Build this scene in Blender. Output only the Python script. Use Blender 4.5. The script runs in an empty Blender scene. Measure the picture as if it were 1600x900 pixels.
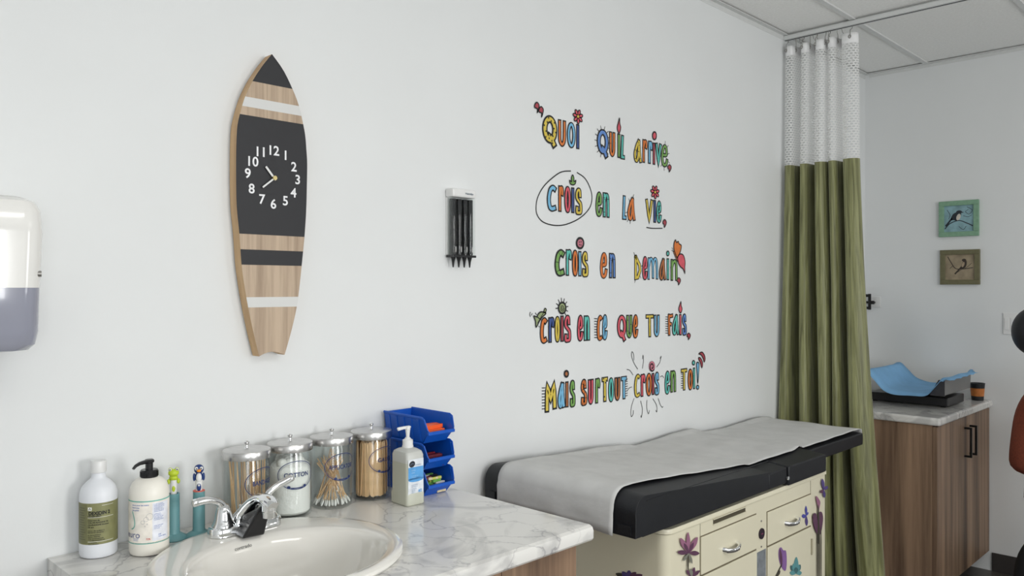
import bpy, bmesh, math, random
from mathutils import Vector, Matrix
random.seed(7)
C = bpy.context.scene.collection
PI = math.pi
# ------------------------------------------------------------------ camera, light, exposure
CAM = Vector((1.835, 0.0, 1.5)); YAW = math.radians(44.5); FPX = 1257.0
cd = bpy.data.cameras.new('camera'); cam = bpy.data.objects.new('camera', cd); C.objects.link(cam)
cam.location = CAM; cam.rotation_euler = (PI/2, 0, YAW)
cd.sensor_width = 36; cd.lens = FPX/1600*36; cd.clip_start = 0.02
bpy.context.scene.camera = cam
vs = bpy.context.scene.view_settings
vs.view_transform = 'Standard'; vs.look = 'None'; vs.gamma = 1; vs.exposure = -0.17
w = bpy.data.worlds.new('daylight'); bpy.context.scene.world = w; w.use_nodes = True
w.node_tree.nodes['Background'].inputs[0].default_value = (0.90, 0.95, 1.0, 1)
w.node_tree.nodes['Background'].inputs[1].default_value = 1.2
def area(name, loc, target, sx, sy, power, col):
    l = bpy.data.lights.new(name, 'AREA'); l.shape = 'RECTANGLE'; l.size = sx; l.size_y = sy
    l.energy = power; l.color = col
    o = bpy.data.objects.new(name, l); C.objects.link(o); o.location = loc
    o.rotation_euler = (Vector(target)-Vector(loc)).to_track_quat('-Z', 'Y').to_euler()
    return o
area('window_daylight', (4.16, 1.35, 1.55), (0, 1.35, 1.75), 0.75, 1.1, 47, (0.99, 0.99, 0.98))
area('window_daylight', (4.16, -0.75, 1.55), (0, -0.2, 1.75), 1.0, 1.2, 28, (0.97, 0.99, 1.0))
area('window_daylight', (4.16, 3.25, 1.6), (0, 3.25, 2.5), 0.75, 1.1, 17, (0.99, 0.99, 0.98))  # added lamp that lifts the dim ceiling, curtain and far wall
area('ceiling_lamp', (2.17, 0.77, 2.735), (2.17, 0.77, 0), 0.56, 1.16, 15, (1.0, 0.97, 0.92))
area('ceiling_lamp', (2.78, 3.21, 2.735), (2.78, 3.21, 0), 0.56, 1.16, 7, (1.0, 0.97, 0.92))

# ------------------------------------------------------------------ rays onto real planes of the room
FW = Vector((-math.sin(YAW), math.cos(YAW), 0)); RT = Vector((math.cos(YAW), math.sin(YAW), 0))
def ray(px, py):
    return FW + RT*((px-800)/FPX) + Vector((0, 0, (450-py)/FPX))
def onX(px, py, X=0.0):
    d = ray(px, py); return CAM + d*((X-CAM.x)/d.x)
def onY(px, py, Y):
    d = ray(px, py); return CAM + d*((Y-CAM.y)/d.y)
def onZ(px, py, Z):
    d = ray(px, py); return CAM + d*((Z-CAM.z)/d.z)

# ------------------------------------------------------------------ mesh builder
class MB:
    def __init__(s): s.v = []; s.f = []; s.m = []; s.sm = []
    def add(s, vs_, fs, mi=0, smooth=False):
        b = len(s.v); s.v += [tuple(p) for p in vs_]
        for f in fs: s.f.append([b+i for i in f]); s.m.append(mi); s.sm.append(smooth)
        return s
    def box(s, x0, x1, y0, y1, z0, z1, mi=0):
        v = [(x0,y0,z0),(x1,y0,z0),(x1,y1,z0),(x0,y1,z0),(x0,y0,z1),(x1,y0,z1),(x1,y1,z1),(x0,y1,z1)]
        return s.add(v, [(0,3,2,1),(4,5,6,7),(0,1,5,4),(1,2,6,5),(2,3,7,6),(3,0,4,7)], mi)
    def hexa(s, v, mi=0, smooth=False):
        return s.add(v, [(0,3,2,1),(4,5,6,7),(0,1,5,4),(1,2,6,5),(2,3,7,6),(3,0,4,7)], mi, smooth)
    def rings(s, rings, mi=0, cap0=True, cap1=True, smooth=True, closed=True):
        n = len(rings[0]); b = len(s.v)
        for r in rings: s.v += [tuple(p) for p in r]
        for i in range(len(rings)-1):
            for j in range(n if closed else n-1):
                k = (j+1) % n
                s.f.append([b+i*n+j, b+i*n+k, b+(i+1)*n+k, b+(i+1)*n+j]); s.m.append(mi); s.sm.append(smooth)
        if cap0: s.f.append([b+j for j in range(n)][::-1]); s.m.append(mi); s.sm.append(False)
        if cap1: s.f.append([b+(len(rings)-1)*n+j for j in range(n)]); s.m.append(mi); s.sm.append(False)
        return s
    def lathe(s, prof, c=(0,0,0), n=32, mi=0, sx=1, sy=1, cap0=True, cap1=True):
        R = [[(c[0]+r*sx*math.cos(2*PI*j/n), c[1]+r*sy*math.sin(2*PI*j/n), c[2]+z) for j in range(n)] for r, z in prof]
        return s.rings(R, mi, cap0, cap1)
    def tube(s, pts, rad, n=12, mi=0, flat=1.0, cap=True):
        pts = [Vector(p) for p in pts]
        if not hasattr(rad, '__len__'): rad = [rad]*len(pts)
        R = []; up = None
        for i, p in enumerate(pts):
            t = (pts[min(i+1, len(pts)-1)] - pts[max(i-1, 0)]).normalized()
            if up is None:
                up = Vector((0,0,1)) if abs(t.z) < .9 else Vector((1,0,0))
            a = t.cross(up).normalized(); b_ = a.cross(t).normalized(); up = b_
            R.append([p + a*rad[i]*math.cos(2*PI*j/n) + b_*rad[i]*flat*math.sin(2*PI*j/n) for j in range(n)])
        return s.rings(R, mi, cap, cap)
    def ball(s, c, rx, ry=None, rz=None, n=14, m=9, mi=0, rot=None):
        ry = rx if ry is None else ry; rz = rx if rz is None else rz
        R = []
        for i in range(m+1):
            a = -PI/2 + PI*i/m
            r = max(math.cos(a), .02)
            ring = []
            for j in range(n):
                p = Vector((rx*r*math.cos(2*PI*j/n), ry*r*math.sin(2*PI*j/n), rz*math.sin(a)))
                if rot: p = rot @ p
                ring.append(p + Vector(c))
            R.append(ring)
        return s.rings(R, mi, True, True)
    def build(s, name, mats, parent=None, bevel=0, seg=2, angle=35, sub=0):
        me = bpy.data.meshes.new(name); me.from_pydata(s.v, [], s.f)
        if not isinstance(mats, (list, tuple)): mats = [mats]
        for m in mats: me.materials.append(m)
        for p, mi, sm in zip(me.polygons, s.m, s.sm): p.material_index = mi; p.use_smooth = sm
        if any(s.sm):
            try: me.set_sharp_from_angle(angle=math.radians(angle))
            except Exception: pass
        me.update()
        o = bpy.data.objects.new(name, me); C.objects.link(o)
        if parent: o.parent = parent
        if bevel:
            b = o.modifiers.new('bevel', 'BEVEL'); b.width = bevel; b.segments = seg; b.limit_method = 'ANGLE'; b.angle_limit = math.radians(40)
            b.harden_normals = False
        if sub:
            u = o.modifiers.new('sub', 'SUBSURF'); u.levels = sub; u.render_levels = sub
        return o
def thing(name, label, cat, loc=(0,0,0), group=None, rz=0):
    o = bpy.data.objects.new(name, None); C.objects.link(o); o.location = loc; o.rotation_euler = (0, 0, rz)
    o.empty_display_size = .05
    return tag(o, label, cat, group)
def tag(o, label, cat, group=None, kind=None):
    o['label'] = label; o['category'] = cat
    if group: o['group'] = group
    if kind: o['kind'] = kind
    return o
def struct(o): o['kind'] = 'structure'; return o
def cyl(c, r, z0, z1, n=24): return [(r, z0), (r, z1)]

# ------------------------------------------------------------------ materials
def newmat(name):
    m = bpy.data.materials.new(name); m.use_nodes = True
    return m, m.node_tree, m.node_tree.nodes['Principled BSDF']
def mat(name, col, rough=.5, metal=0, var=.06, scale=30, bump=0, bscale=200, spec=.5, coat=0, trans=0):
    m, t, b = newmat(name)
    b.inputs['Roughness'].default_value = rough; b.inputs['Metallic'].default_value = metal
    b.inputs['Specular IOR Level'].default_value = spec; b.inputs['Coat Weight'].default_value = coat
    b.inputs['Transmission Weight'].default_value = trans
    tc = t.nodes.new('ShaderNodeTexCoord')
    n = t.nodes.new('ShaderNodeTexNoise'); n.inputs['Scale'].default_value = scale; n.inputs['Detail'].default_value = 4
    t.links.new(tc.outputs['Object'], n.inputs['Vector'])
    r = t.nodes.new('ShaderNodeValToRGB')
    r.color_ramp.elements[0].position = .3; r.color_ramp.elements[1].position = .7
    r.color_ramp.elements[0].color = (*[c*(1-var) for c in col], 1)
    r.color_ramp.elements[1].color = (*[min(1, c*(1+var)) for c in col], 1)
    t.links.new(n.outputs['Fac'], r.inputs['Fac']); t.links.new(r.outputs['Color'], b.inputs['Base Color'])
    if bump:
        n2 = t.nodes.new('ShaderNodeTexNoise'); n2.inputs['Scale'].default_value = bscale; n2.inputs['Detail'].default_value = 3
        t.links.new(tc.outputs['Object'], n2.inputs['Vector'])
        bp = t.nodes.new('ShaderNodeBump'); bp.inputs['Strength'].default_value = bump; bp.inputs['Distance'].default_value = .002
        t.links.new(n2.outputs['Fac'], bp.inputs['Height']); t.links.new(bp.outputs['Normal'], b.inputs['Normal'])
    return m
def hx(s):
    v = [int(s[i:i+2], 16)/255 for i in (0, 2, 4)]
    return tuple(c/12.92 if c <= .04045 else ((c+.055)/1.055)**2.4 for c in v)
def ink(name, h, rough=.5): return mat(name, hx(h), rough, var=.1, scale=60)
M = {}
M['wall'] = mat('painted_wall', (.785,.80,.80), .55, var=.012, scale=3, bump=.05, bscale=260)
M['ceiling'] = mat('ceiling_tile', (.92,.92,.90), .9, var=.04, scale=90, bump=.6, bscale=150)
M['grid'] = mat('ceiling_grid', (.70,.71,.70), .5, var=.02)
M['base'] = mat('rubber_base', (.045,.04,.038), .5)
M['chrome'] = mat('chrome', (.86,.87,.88), .07, 1, var=.01)
M['steel'] = mat('brushed_steel', (.58,.57,.56), .28, 1, var=.08, scale=60)
M['zinc'] = mat('zinc', (.35,.34,.32), .4, .9)
M['porcelain'] = mat('porcelain', (.80,.78,.73), .08, var=.01, coat=.5)
M['white'] = mat('white_plastic', (.80,.80,.79), .3, var=.01)
M['bwhite'] = mat('bottle_white', (.80,.82,.86), .38, var=.01)
M['bcream'] = mat('bottle_cream', (.88,.85,.77), .35, var=.01)
M['black'] = mat('black_plastic', (.012,.012,.014), .25, var=.05)
M['rubber'] = mat('dark_gap', (.01,.01,.01), .8)
M['vinyl'] = mat('black_vinyl', (.006,.007,.010), .5, var=.12, scale=18, bump=.3, bscale=500)
M['cream'] = mat('cream_enamel', hx('ded8c0'), .32, var=.02, scale=4)
M['creamd'] = mat('cream_recess', hx('b0a890'), .5, var=.02)
M['blue'] = mat('blue_plastic', hx('0c56bc'), .38, var=.05)
M['teal'] = mat('teal_plastic', hx('6c9da2'), .45, var=.05)
M['lime'] = mat('lime_plastic', hx('bed232'), .4)
M['navy'] = mat('navy_plastic', hx('1c3a78'), .35)
M['orange'] = mat('orange_plastic', hx('f09628'), .4)
M['skin'] = mat('skin', hx('a06a50'), .55, var=.06)
M['hair'] = mat('dark_hair', (.008,.008,.012), .45, var=.3, scale=60)
M['knit'] = mat('rust_knit', hx('84402c'), .9, var=.18, scale=120, bump=.6, bscale=400)
M['trouser'] = mat('black_cloth', (.01,.01,.012), .85)
M['wooden'] = mat('birch_stick', hx('dfb98c'), .6, var=.1, scale=40)
M['cotton'] = mat('cotton', (.86,.85,.82), .95, var=.03, bump=.8, bscale=90)
M['orangepack'] = mat('orange_packet', hx('ff6428'), .45)
M['red'] = mat('red_packet', hx('9c2830'), .5)
M['greyplastic'] = mat('grey_plastic', hx('7d7d7c'), .4, var=.03)
M['darkplastic'] = mat('charcoal_plastic', (.02,.02,.022), .4)
M['tinted'] = mat('smoky_plastic', hx('9698a6'), .12, var=.04, scale=8, coat=.4)
M['disp'] = mat('dispenser_white', (.84,.83,.80), .14, var=.01, coat=.4)
M['paper'] = mat('exam_paper', (.62,.62,.61), .8, var=.06, scale=14, bump=.5, bscale=40)
M['liner'] = mat('blue_liner', hx('7fb2dc'), .8, var=.08, scale=12, bump=.5, bscale=60)
M['knob'] = mat('matt_black_metal', (.01,.01,.01), .4, .3)
INK = ink('black_ink', '141418', .45)

def wood(name, c1, c2, sc=1.0, axis='Z'):
    m, t, b = newmat(name); b.inputs['Roughness'].default_value = .5
    tc = t.nodes.new('ShaderNodeTexCoord'); mp = t.nodes.new('ShaderNodeMapping')
    mp.inputs['Scale'].default_value = (26*sc, 26*sc, 1.1*sc)
    n = t.nodes.new('ShaderNodeTexNoise'); n.inputs['Scale'].default_value = 1; n.inputs['Detail'].default_value = 7; n.inputs['Roughness'].default_value = .6; n.inputs['Distortion'].default_value = .35
    mp2 = t.nodes.new('ShaderNodeMapping'); mp2.inputs['Scale'].default_value = (9*sc, 9*sc, .25*sc)
    n2 = t.nodes.new('ShaderNodeTexNoise'); n2.inputs['Scale'].default_value = 1; n2.inputs['Detail'].default_value = 2
    ad = t.nodes.new('ShaderNodeMath'); ad.operation = 'ADD'; ad.use_clamp = False
    ml = t.nodes.new('ShaderNodeMath'); ml.operation = 'MULTIPLY'; ml.inputs[1].default_value = .5
    r = t.nodes.new('ShaderNodeValToRGB'); r.color_ramp.elements[0].position = .36; r.color_ramp.elements[1].position = .62
    r.color_ramp.elements[0].color = (*c1, 1); r.color_ramp.elements[1].color = (*c2, 1)
    L = t.links.new
    L(tc.outputs['Object'], mp.inputs[0]); L(tc.outputs['Object'], mp2.inputs[0]); L(mp.outputs[0], n.inputs['Vector']); L(mp2.outputs[0], n2.inputs['Vector'])
    L(n.outputs['Fac'], ad.inputs[0]); L(n2.outputs['Fac'], ad.inputs[1]); L(ad.outputs[0], ml.inputs[0]); L(ml.outputs[0], r.inputs['Fac'])
    L(r.outputs['Color'], b.inputs['Base Color'])
    return m
M['wood'] = wood('walnut_laminate', hx('513d30'), hx('a88a70'))
M['boardwood'] = wood('pale_board_wood', hx('a08a74'), hx('c4ae96'), 5)
M['edgewood'] = wood('board_edge_wood', hx('b08a60'), hx('d4b184'), 2)

def marble():
    m, t, b = newmat('marble_laminate'); b.inputs['Roughness'].default_value = .16
    L = t.links.new
    tc = t.nodes.new('ShaderNodeTexCoord')
    wn = t.nodes.new('ShaderNodeTexNoise'); wn.inputs['Scale'].default_value = 3.2; wn.inputs['Detail'].default_value = 6
    L(tc.outputs['Object'], wn.inputs['Vector'])
    mx = t.nodes.new('ShaderNodeVectorMath'); mx.operation = 'MULTIPLY_ADD'; mx.inputs[1].default_value = (.85,.85,.85)
    L(wn.outputs['Color'], mx.inputs[0]); L(tc.outputs['Object'], mx.inputs[2])
    vo = t.nodes.new('ShaderNodeTexVoronoi'); vo.feature = 'DISTANCE_TO_EDGE'; vo.inputs['Scale'].default_value = 5.5
    L(mx.outputs[0], vo.inputs['Vector'])
    r = t.nodes.new('ShaderNodeValToRGB')
    e = r.color_ramp.elements; e[0].position = 0; e[0].color = (.42,.41,.41,1); e[1].position = .04; e[1].color = (.76,.75,.72,1)
    x = e.new(.010); x.color = (.58,.57,.56,1)
    L(vo.outputs['Distance'], r.inputs['Fac'])
    n2 = t.nodes.new('ShaderNodeTexNoise'); n2.inputs['Scale'].default_value = 5; n2.inputs['Detail'].default_value = 8; n2.inputs['Distortion'].default_value = 1.6
    L(tc.outputs['Object'], n2.inputs['Vector'])
    r2 = t.nodes.new('ShaderNodeValToRGB'); e = r2.color_ramp.elements
    e[0].position = .38; e[0].color = (.74,.74,.75,1); e[1].position = .50; e[1].color = (1,1,1,1)
    L(n2.outputs['Fac'], r2.inputs['Fac'])
    # mask veins so that they fade in and out
    n3 = t.nodes.new('ShaderNodeTexNoise'); n3.inputs['Scale'].default_value = 7; L(tc.outputs['Object'], n3.inputs['Vector'])
    r3 = t.nodes.new('ShaderNodeValToRGB'); r3.color_ramp.elements[0].position = .35; r3.color_ramp.elements[1].position = .6
    L(n3.outputs['Fac'], r3.inputs['Fac'])
    mi = t.nodes.new('ShaderNodeMix'); mi.data_type = 'RGBA'; mi.inputs[6].default_value = (.76,.75,.72,1)
    L(r3.outputs['Color'], mi.inputs[0]); L(r.outputs['Color'], mi.inputs[7])
    mu = t.nodes.new('ShaderNodeMix'); mu.data_type = 'RGBA'; mu.blend_type = 'MULTIPLY'; mu.inputs[0].default_value = 1
    L(mi.outputs[2], mu.inputs[6]); L(r2.outputs['Color'], mu.inputs[7]); L(mu.outputs[2], b.inputs['Base Color'])
    return m
M['marble'] = marble()

def clear(name, tint=(.97,.985,.98), ior=1.4):
    m = bpy.data.materials.new(name); m.use_nodes = True; t = m.node_tree; t.nodes.clear(); L = t.links.new
    o = t.nodes.new('ShaderNodeOutputMaterial'); mx = t.nodes.new('ShaderNodeMixShader')
    tr = t.nodes.new('ShaderNodeBsdfTransparent'); tr.inputs[0].default_value = (*tint, 1)
    gl = t.nodes.new('ShaderNodeBsdfGlossy'); gl.inputs['Roughness'].default_value = .03
    fr = t.nodes.new('ShaderNodeLayerWeight'); fr.inputs[0].default_value = .5
    pw = t.nodes.new('ShaderNodeMath'); pw.operation = 'POWER'; pw.inputs[1].default_value = 3.5
    ma = t.nodes.new('ShaderNodeMath'); ma.operation = 'MULTIPLY_ADD'; ma.inputs[1].default_value = .45; ma.inputs[2].default_value = .03
    L(fr.outputs['Facing'], pw.inputs[0]); L(pw.outputs[0], ma.inputs[0]); L(ma.outputs[0], mx.inputs[0]); L(tr.outputs[0], mx.inputs[1]); L(gl.outputs[0], mx.inputs[2]); L(mx.outputs[0], o.inputs[0])
    return m
M['glass'] = clear('clear_glass')
def milky(name, col, f=.45):
    m = bpy.data.materials.new(name); m.use_nodes = True; t = m.node_tree; L = t.links.new
    b = t.nodes['Principled BSDF']; b.inputs['Base Color'].default_value = (*col, 1); b.inputs['Roughness'].default_value = .2
    o = t.nodes['Material Output']; mx = t.nodes.new('ShaderNodeMixShader'); mx.inputs[0].default_value = f
    tl = t.nodes.new('ShaderNodeBsdfTranslucent'); tl.inputs[0].default_value = (*col, 1)
    L(b.outputs[0], mx.inputs[1]); L(tl.outputs[0], mx.inputs[2]); L(mx.outputs[0], o.inputs[0])
    return m
M['gel'] = milky('sanitizer_gel', (.72,.73,.62), .3)
M['gelempty'] = milky('clear_bottle_top', (.78,.79,.75), .3)

def curtain_mats():
    m, t, b = newmat('green_satin'); L = t.links.new
    b.inputs['Roughness'].default_value = .42; b.inputs['Sheen Weight'].default_value = .3
    tc = t.nodes.new('ShaderNodeTexCoord'); mp = t.nodes.new('ShaderNodeMapping'); mp.inputs['Scale'].default_value = (70, 3.0, 1)
    n = t.nodes.new('ShaderNodeTexNoise'); n.inputs['Scale'].default_value = 1; n.inputs['Detail'].default_value = 5; n.inputs['Distortion'].default_value = .8
    L(tc.outputs['UV'], mp.inputs[0]); L(mp.outputs[0], n.inputs['Vector'])
    r = t.nodes.new('ShaderNodeValToRGB'); e = r.color_ramp.elements
    e[0].position = .3; e[0].color = (*hx('57582f'), 1); e[1].position = .72; e[1].color = (*hx('9c9e6c'), 1)
    L(n.outputs['Fac'], r.inputs['Fac']); L(r.outputs['Color'], b.inputs['Base Color'])
    bp = t.nodes.new('ShaderNodeBump'); bp.inputs['Strength'].default_value = .9; bp.inputs['Distance'].default_value = .006
    L(n.outputs['Fac'], bp.inputs['Height']); L(bp.outputs['Normal'], b.inputs['Normal'])
    M['satin'] = m
    m = bpy.data.materials.new('white_net'); m.use_nodes = True; t = m.node_tree; L = t.links.new
    b = t.nodes['Principled BSDF']; b.inputs['Base Color'].default_value = (.93,.93,.92,1); b.inputs['Roughness'].default_value = .7
    o = t.nodes['Material Output']; mx = t.nodes.new('ShaderNodeMixShader'); tr = t.nodes.new('ShaderNodeBsdfTransparent')
    tc = t.nodes.new('ShaderNodeTexCoord'); sp = t.nodes.new('ShaderNodeSeparateXYZ'); L(tc.outputs['UV'], sp.inputs[0])
    def mth(op, a, bv=None, c=None):
        q = t.nodes.new('ShaderNodeMath'); q.operation = op
        for i, x in enumerate((a, bv, c)):
            if x is None: continue
            if isinstance(x, (int, float)): q.inputs[i].default_value = x
            else: L(x, q.inputs[i])
        return q.outputs[0]
    v = mth('MULTIPLY', sp.outputs[1], 1/.0118); row = mth('FLOOR', v); fv = mth('FRACT', v)
    off = mth('MULTIPLY', mth('MODULO', row, 2), .5)
    u = mth('FRACT', mth('ADD', mth('MULTIPLY', sp.outputs[0], 1/.0190), off))
    du = mth('DIVIDE', mth('SUBTRACT', u, .5), .36); dv = mth('DIVIDE', mth('SUBTRACT', fv, .5), .30)
    rr = mth('ADD', mth('POWER', mth('ABSOLUTE', du), 2.5), mth('POWER', mth('ABSOLUTE', dv), 2.5))
    hole = mth('LESS_THAN', rr, 1.0)
    tl = t.nodes.new('ShaderNodeBsdfTranslucent'); tl.inputs[0].default_value = (.93,.93,.92,1)
    m0 = t.nodes.new('ShaderNodeMixShader'); m0.inputs[0].default_value = .35; L(b.outputs[0], m0.inputs[1]); L(tl.outputs[0], m0.inputs[2])
    L(hole, mx.inputs[0]); L(m0.outputs[0], mx.inputs[1]); L(tr.outputs[0], mx.inputs[2]); L(mx.outputs[0], o.inputs[0])
    M['net'] = m
curtain_mats()
M['whitecloth'] = mat('white_cloth', (.93,.93,.93), .7, var=.02)

# ------------------------------------------------------------------ text helper (built-in font -> mesh)
_tc = {}
def text_tris(s, size, bold=0.0):
    key = (s, size, bold)
    if key in _tc: return _tc[key]
    cu = bpy.data.curves.new('t', 'FONT'); cu.body = s; cu.size = size; cu.align_x = 'CENTER'; cu.align_y = 'CENTER'
    cu.offset = bold*size; cu.resolution_u = 3; cu.fill_mode = 'FRONT'
    ob = bpy.data.objects.new('t', cu); C.objects.link(ob)
    dg = bpy.context.evaluated_depsgraph_get(); me = bpy.data.meshes.new_from_object(ob.evaluated_get(dg))
    r = ([tuple(v.co) for v in me.vertices], [tuple(p.vertices) for p in me.polygons])
    bpy.data.objects.remove(ob); bpy.data.curves.remove(cu); bpy.data.meshes.remove(me)
    _tc[key] = r; return r
def put_text(mb, s, size, fn, mi=0, bold=0.01, sx=1.0, x=0, y=0):
    v, f = text_tris(s, size, bold)
    mb.add([fn(p[0]*sx+x, p[1]+y) for p in v], f, mi)
def oncyl(c, r, a0, z0):
    return lambda x, y: (c[0]+r*math.cos(a0+x/r), c[1]+r*math.sin(a0+x/r), z0+y)
def patch(mb, fn, x0, x1, y0, y1, nx=12, mi=0, ny=1):
    v = []; f = []
    for j in range(ny+1):
        for i in range(nx+1): v.append(fn(x0+(x1-x0)*i/nx, y0+(y1-y0)*j/ny))
    for j in range(ny):
        for i in range(nx):
            a = j*(nx+1)+i; f.append((a, a+1, a+nx+2, a+nx+1))
    mb.add(v, f, mi, True)

# smooth 2-D ribbon on any surface map
def smooth2(pts, n=5, closed=False):
    P = [Vector(p) for p in pts]; out = []; N = len(P)
    if N < 3: return P
    rng = range(N) if closed else range(N-1)
    for i in rng:
        g = (lambda k: P[k % N]) if closed else (lambda k: P[min(max(k, 0), N-1)])
        p0, p1, p2, p3 = g(i-1), g(i), g(i+1), g(i+2)
        for k in range(n):
            t = k/n
            out.append(.5*((2*p1)+(p2-p0)*t+(2*p0-5*p1+4*p2-p3)*t*t+(3*p1-p0-3*p2+p3)*t**3))
    if not closed: out.append(P[-1])
    return out
def ribbon(mb, pts, wd, fn, mi=0, closed=False, ext=0.0):
    P = [Vector(p) for p in pts]; N = len(P)
    if N < 2: return
    if not closed and ext:
        P[0] = P[0]+(P[0]-P[1]).normalized()*ext; P[-1] = P[-1]+(P[-1]-P[-2]).normalized()*ext
    L_ = []; R_ = []
    for i in range(N):
        a = P[(i-1) % N] if closed else P[max(i-1, 0)]; b = P[(i+1) % N] if closed else P[min(i+1, N-1)]
        d1 = (P[i]-a); d2 = (b-P[i])
        if d1.length < 1e-9: d1 = d2
        if d2.length < 1e-9: d2 = d1
        d1 = d1.normalized(); d2 = d2.normalized(); t = d1+d2
        t = t.normalized() if t.length > .05 else d2
        nr = Vector((-t.y, t.x)); cs = max(Vector((-d1.y, d1.x)).dot(nr), .55)
        h = wd/2/cs; L_.append(P[i]+nr*h); R_.append(P[i]-nr*h)
    b0 = len(mb.v); mb.v += [tuple(fn(p.x, p.y)) for p in L_] + [tuple(fn(p.x, p.y)) for p in R_]
    for i in range(N if closed else N-1):
        k = (i+1) % N
        mb.f.append([b0+i, b0+k, b0+N+k, b0+N+i]); mb.m.append(mi); mb.sm.append(False)
def blob(mb, pts, fn, mi=0):
    c = sum((Vector(p) for p in pts), Vector((0, 0)))/len(pts)
    v = [fn(c.x, c.y)]+[fn(p[0], p[1]) for p in pts]; n = len(pts)
    mb.add(v, [(0, 1+i, 1+(i+1) % n) for i in range(n)], mi)
def ell(cx, cy, rx, ry, n=16, rot=0):
    return [(cx+rx*math.cos(2*PI*i/n)*math.cos(rot)-ry*math.sin(2*PI*i/n)*math.sin(rot), cy+rx*math.cos(2*PI*i/n)*math.sin(rot)+ry*math.sin(2*PI*i/n)*math.cos(rot)) for i in range(n)]

# ================================================================== THE ROOM
XR, YF, YB, ZC = 4.25, 4.83, -1.6, 2.75
struct(MB().box(-.1, XR+.1, YB-.1, YF+.1, -.08, 0).build('floor', mat('vinyl_floor', (.085,.075,.068), .4, var=.12, scale=12)))
struct(MB().box(-.12, 0, YB-.1, YF+.12, 0, ZC+.1).build('wall_left', M['wall']))
struct(MB().box(0, XR, YF, YF+.12, 0, ZC+.1).build('wall_back', M['wall']))
struct(MB().box(-.0, XR, YB-.12, YB, 0, ZC+.1).build('wall_front', M['wall']))
# right wall with two window openings and an added third one (outside the frame, they bring the daylight)
wr = MB()
wins = [(.80, 1.90), (-1.40, -.10), (2.75, 3.75)]  # last opening is made up to go with the added lamp
wr.box(XR, XR+.12, YB, -1.40, 0, ZC+.1); wr.box(XR, XR+.12, -.10, .80, 0, ZC+.1); wr.box(XR, XR+.12, 1.90, 2.75, 0, ZC+.1); wr.box(XR, XR+.12, 3.75, YF, 0, ZC+.1)
for a, b in wins:
    wr.box(XR, XR+.12, a, b, 0, .88); wr.box(XR, XR+.12, a, b, 2.25, ZC+.1)
struct(wr.build('wall_right', M['wall']))
for i, (a, b) in enumerate(wins):
    f = MB()
    f.box(XR+.02, XR+.07, a, a+.045, .88, 2.25); f.box(XR+.02, XR+.07, b-.045, b, .88, 2.25)
    f.box(XR+.02, XR+.07, a+.045, b-.045, .88, .925); f.box(XR+.02, XR+.07, a+.045, b-.045, 2.205, 2.25)
    o = struct(f.build('window_%d' % (i+1), M['white']))
    MB().box(XR+.04, XR+.046, a+.045, b-.045, .925, 2.205).build('pane', M['glass'], o)
# ceiling: tee grid with lay-in tiles
ceil = struct(MB().box(0, XR, YB, YF, ZC+.03, ZC+.09).build('ceiling', M['grid']))
gx = [0.0, .337, .947, 1.557, 2.167, 2.777, 3.387, 3.997, XR]; gy = [YB, -1.06, .16, 1.38, 2.60, 3.82, YF]
tm = {}
lamp_cells = [(3, 2), (4, 4)]
for i in range(len(gx)-1):
    for j in range(len(gy)-1):
        x0, x1, y0, y1 = gx[i], gx[i+1], gy[j], gy[j+1]
        key = (round(x1-x0, 3), round(y1-y0, 3))
        if key not in tm:
            w2, h2 = (x1-x0)/2-.009, (y1-y0)/2-.009
            b = MB(); b.box(-w2, w2, -h2, h2, 0, .014)
            t_ = b.build('ceiling_tile', M['ceiling'], ceil, bevel=.003, seg=1); tm[key] = t_; o = t_
        else:
            o = tm[key].copy(); C.objects.link(o)
        o.location = ((x0+x1)/2, (y0+y1)/2, ZC+.008)
for x in gx[1:-1]: MB().box(x-.012, x+.012, YB, YF, ZC, ZC+.03).build('grid_tee', M['grid'], ceil)
for y in gy[1:-1]: MB().box(0, XR, y-.012, y+.012, ZC-.0005, ZC+.0295).build('grid_tee', M['grid'], ceil)
tr = MB(); tr.box(0, .024, YB, YF, ZC-.001, ZC+.002); tr.box(0, .0015, YB, YF, ZC-.022, ZC)
struct(tr.build('trim_1', M['grid']))
tr = MB(); tr.box(.024, XR, YF-.024, YF, ZC-.001, ZC+.002); tr.box(.024, XR, YF-.0015, YF, ZC-.018, ZC)
struct(tr.build('trim_2', M['grid']))
struct(MB().box(.66, XR, YF-.008, YF, 0, .098).build('baseboard_back', M['base'], bevel=.002))
struct(MB().box(0, .008, -1.6, 3.95, 0, .098).build('baseboard_left', M['base'], bevel=.002))

# ================================================================== NEAR COUNTER AND CABINET
ZT = .947
def counter(name, x1, y0, y1, z, th, label, hole=None, trimmed=False):
    t = MB()
    if hole:
        cx, cy, a, b = hole
        angs = sorted(set([2*PI*i/64 for i in range(64)] + [math.atan2(Y-cy, X-cx) % (2*PI) for X in (.002, x1) for Y in (y0, y1)]))
        inn = []; out = []
        for g in angs:
            c, s_ = math.cos(g), math.sin(g)
            ts = [((x1 if c > 0 else .002)-cx)/c if abs(c) > 1e-9 else 1e9, ((y1 if s_ > 0 else y0)-cy)/s_ if abs(s_) > 1e-9 else 1e9]
            k = min(ts); out.append((cx+c*k, cy+s_*k)); inn.append((cx+a*c, cy+b*s_))
        t.rings([[(p[0], p[1], z-th) for p in inn], [(p[0], p[1], z-th) for p in out], [(p[0], p[1], z) for p in out],
                 [(p[0], p[1], z) for p in inn], [(p[0], p[1], z-th) for p in inn]], 0, False, False, smooth=False)
    else: t.box(.002, x1, y0, y1, z-th, z)
    return tag(t.build(name, M['marble'], bevel=.009 if not hole else 0), label, 'countertop')
SC = (.34, .845)
counter('countertop', .645, .508, 1.47, ZT, .036, 'white marble-look countertop with grey veins around the oval sink', (SC[0], SC[1], .215, .23))
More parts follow.
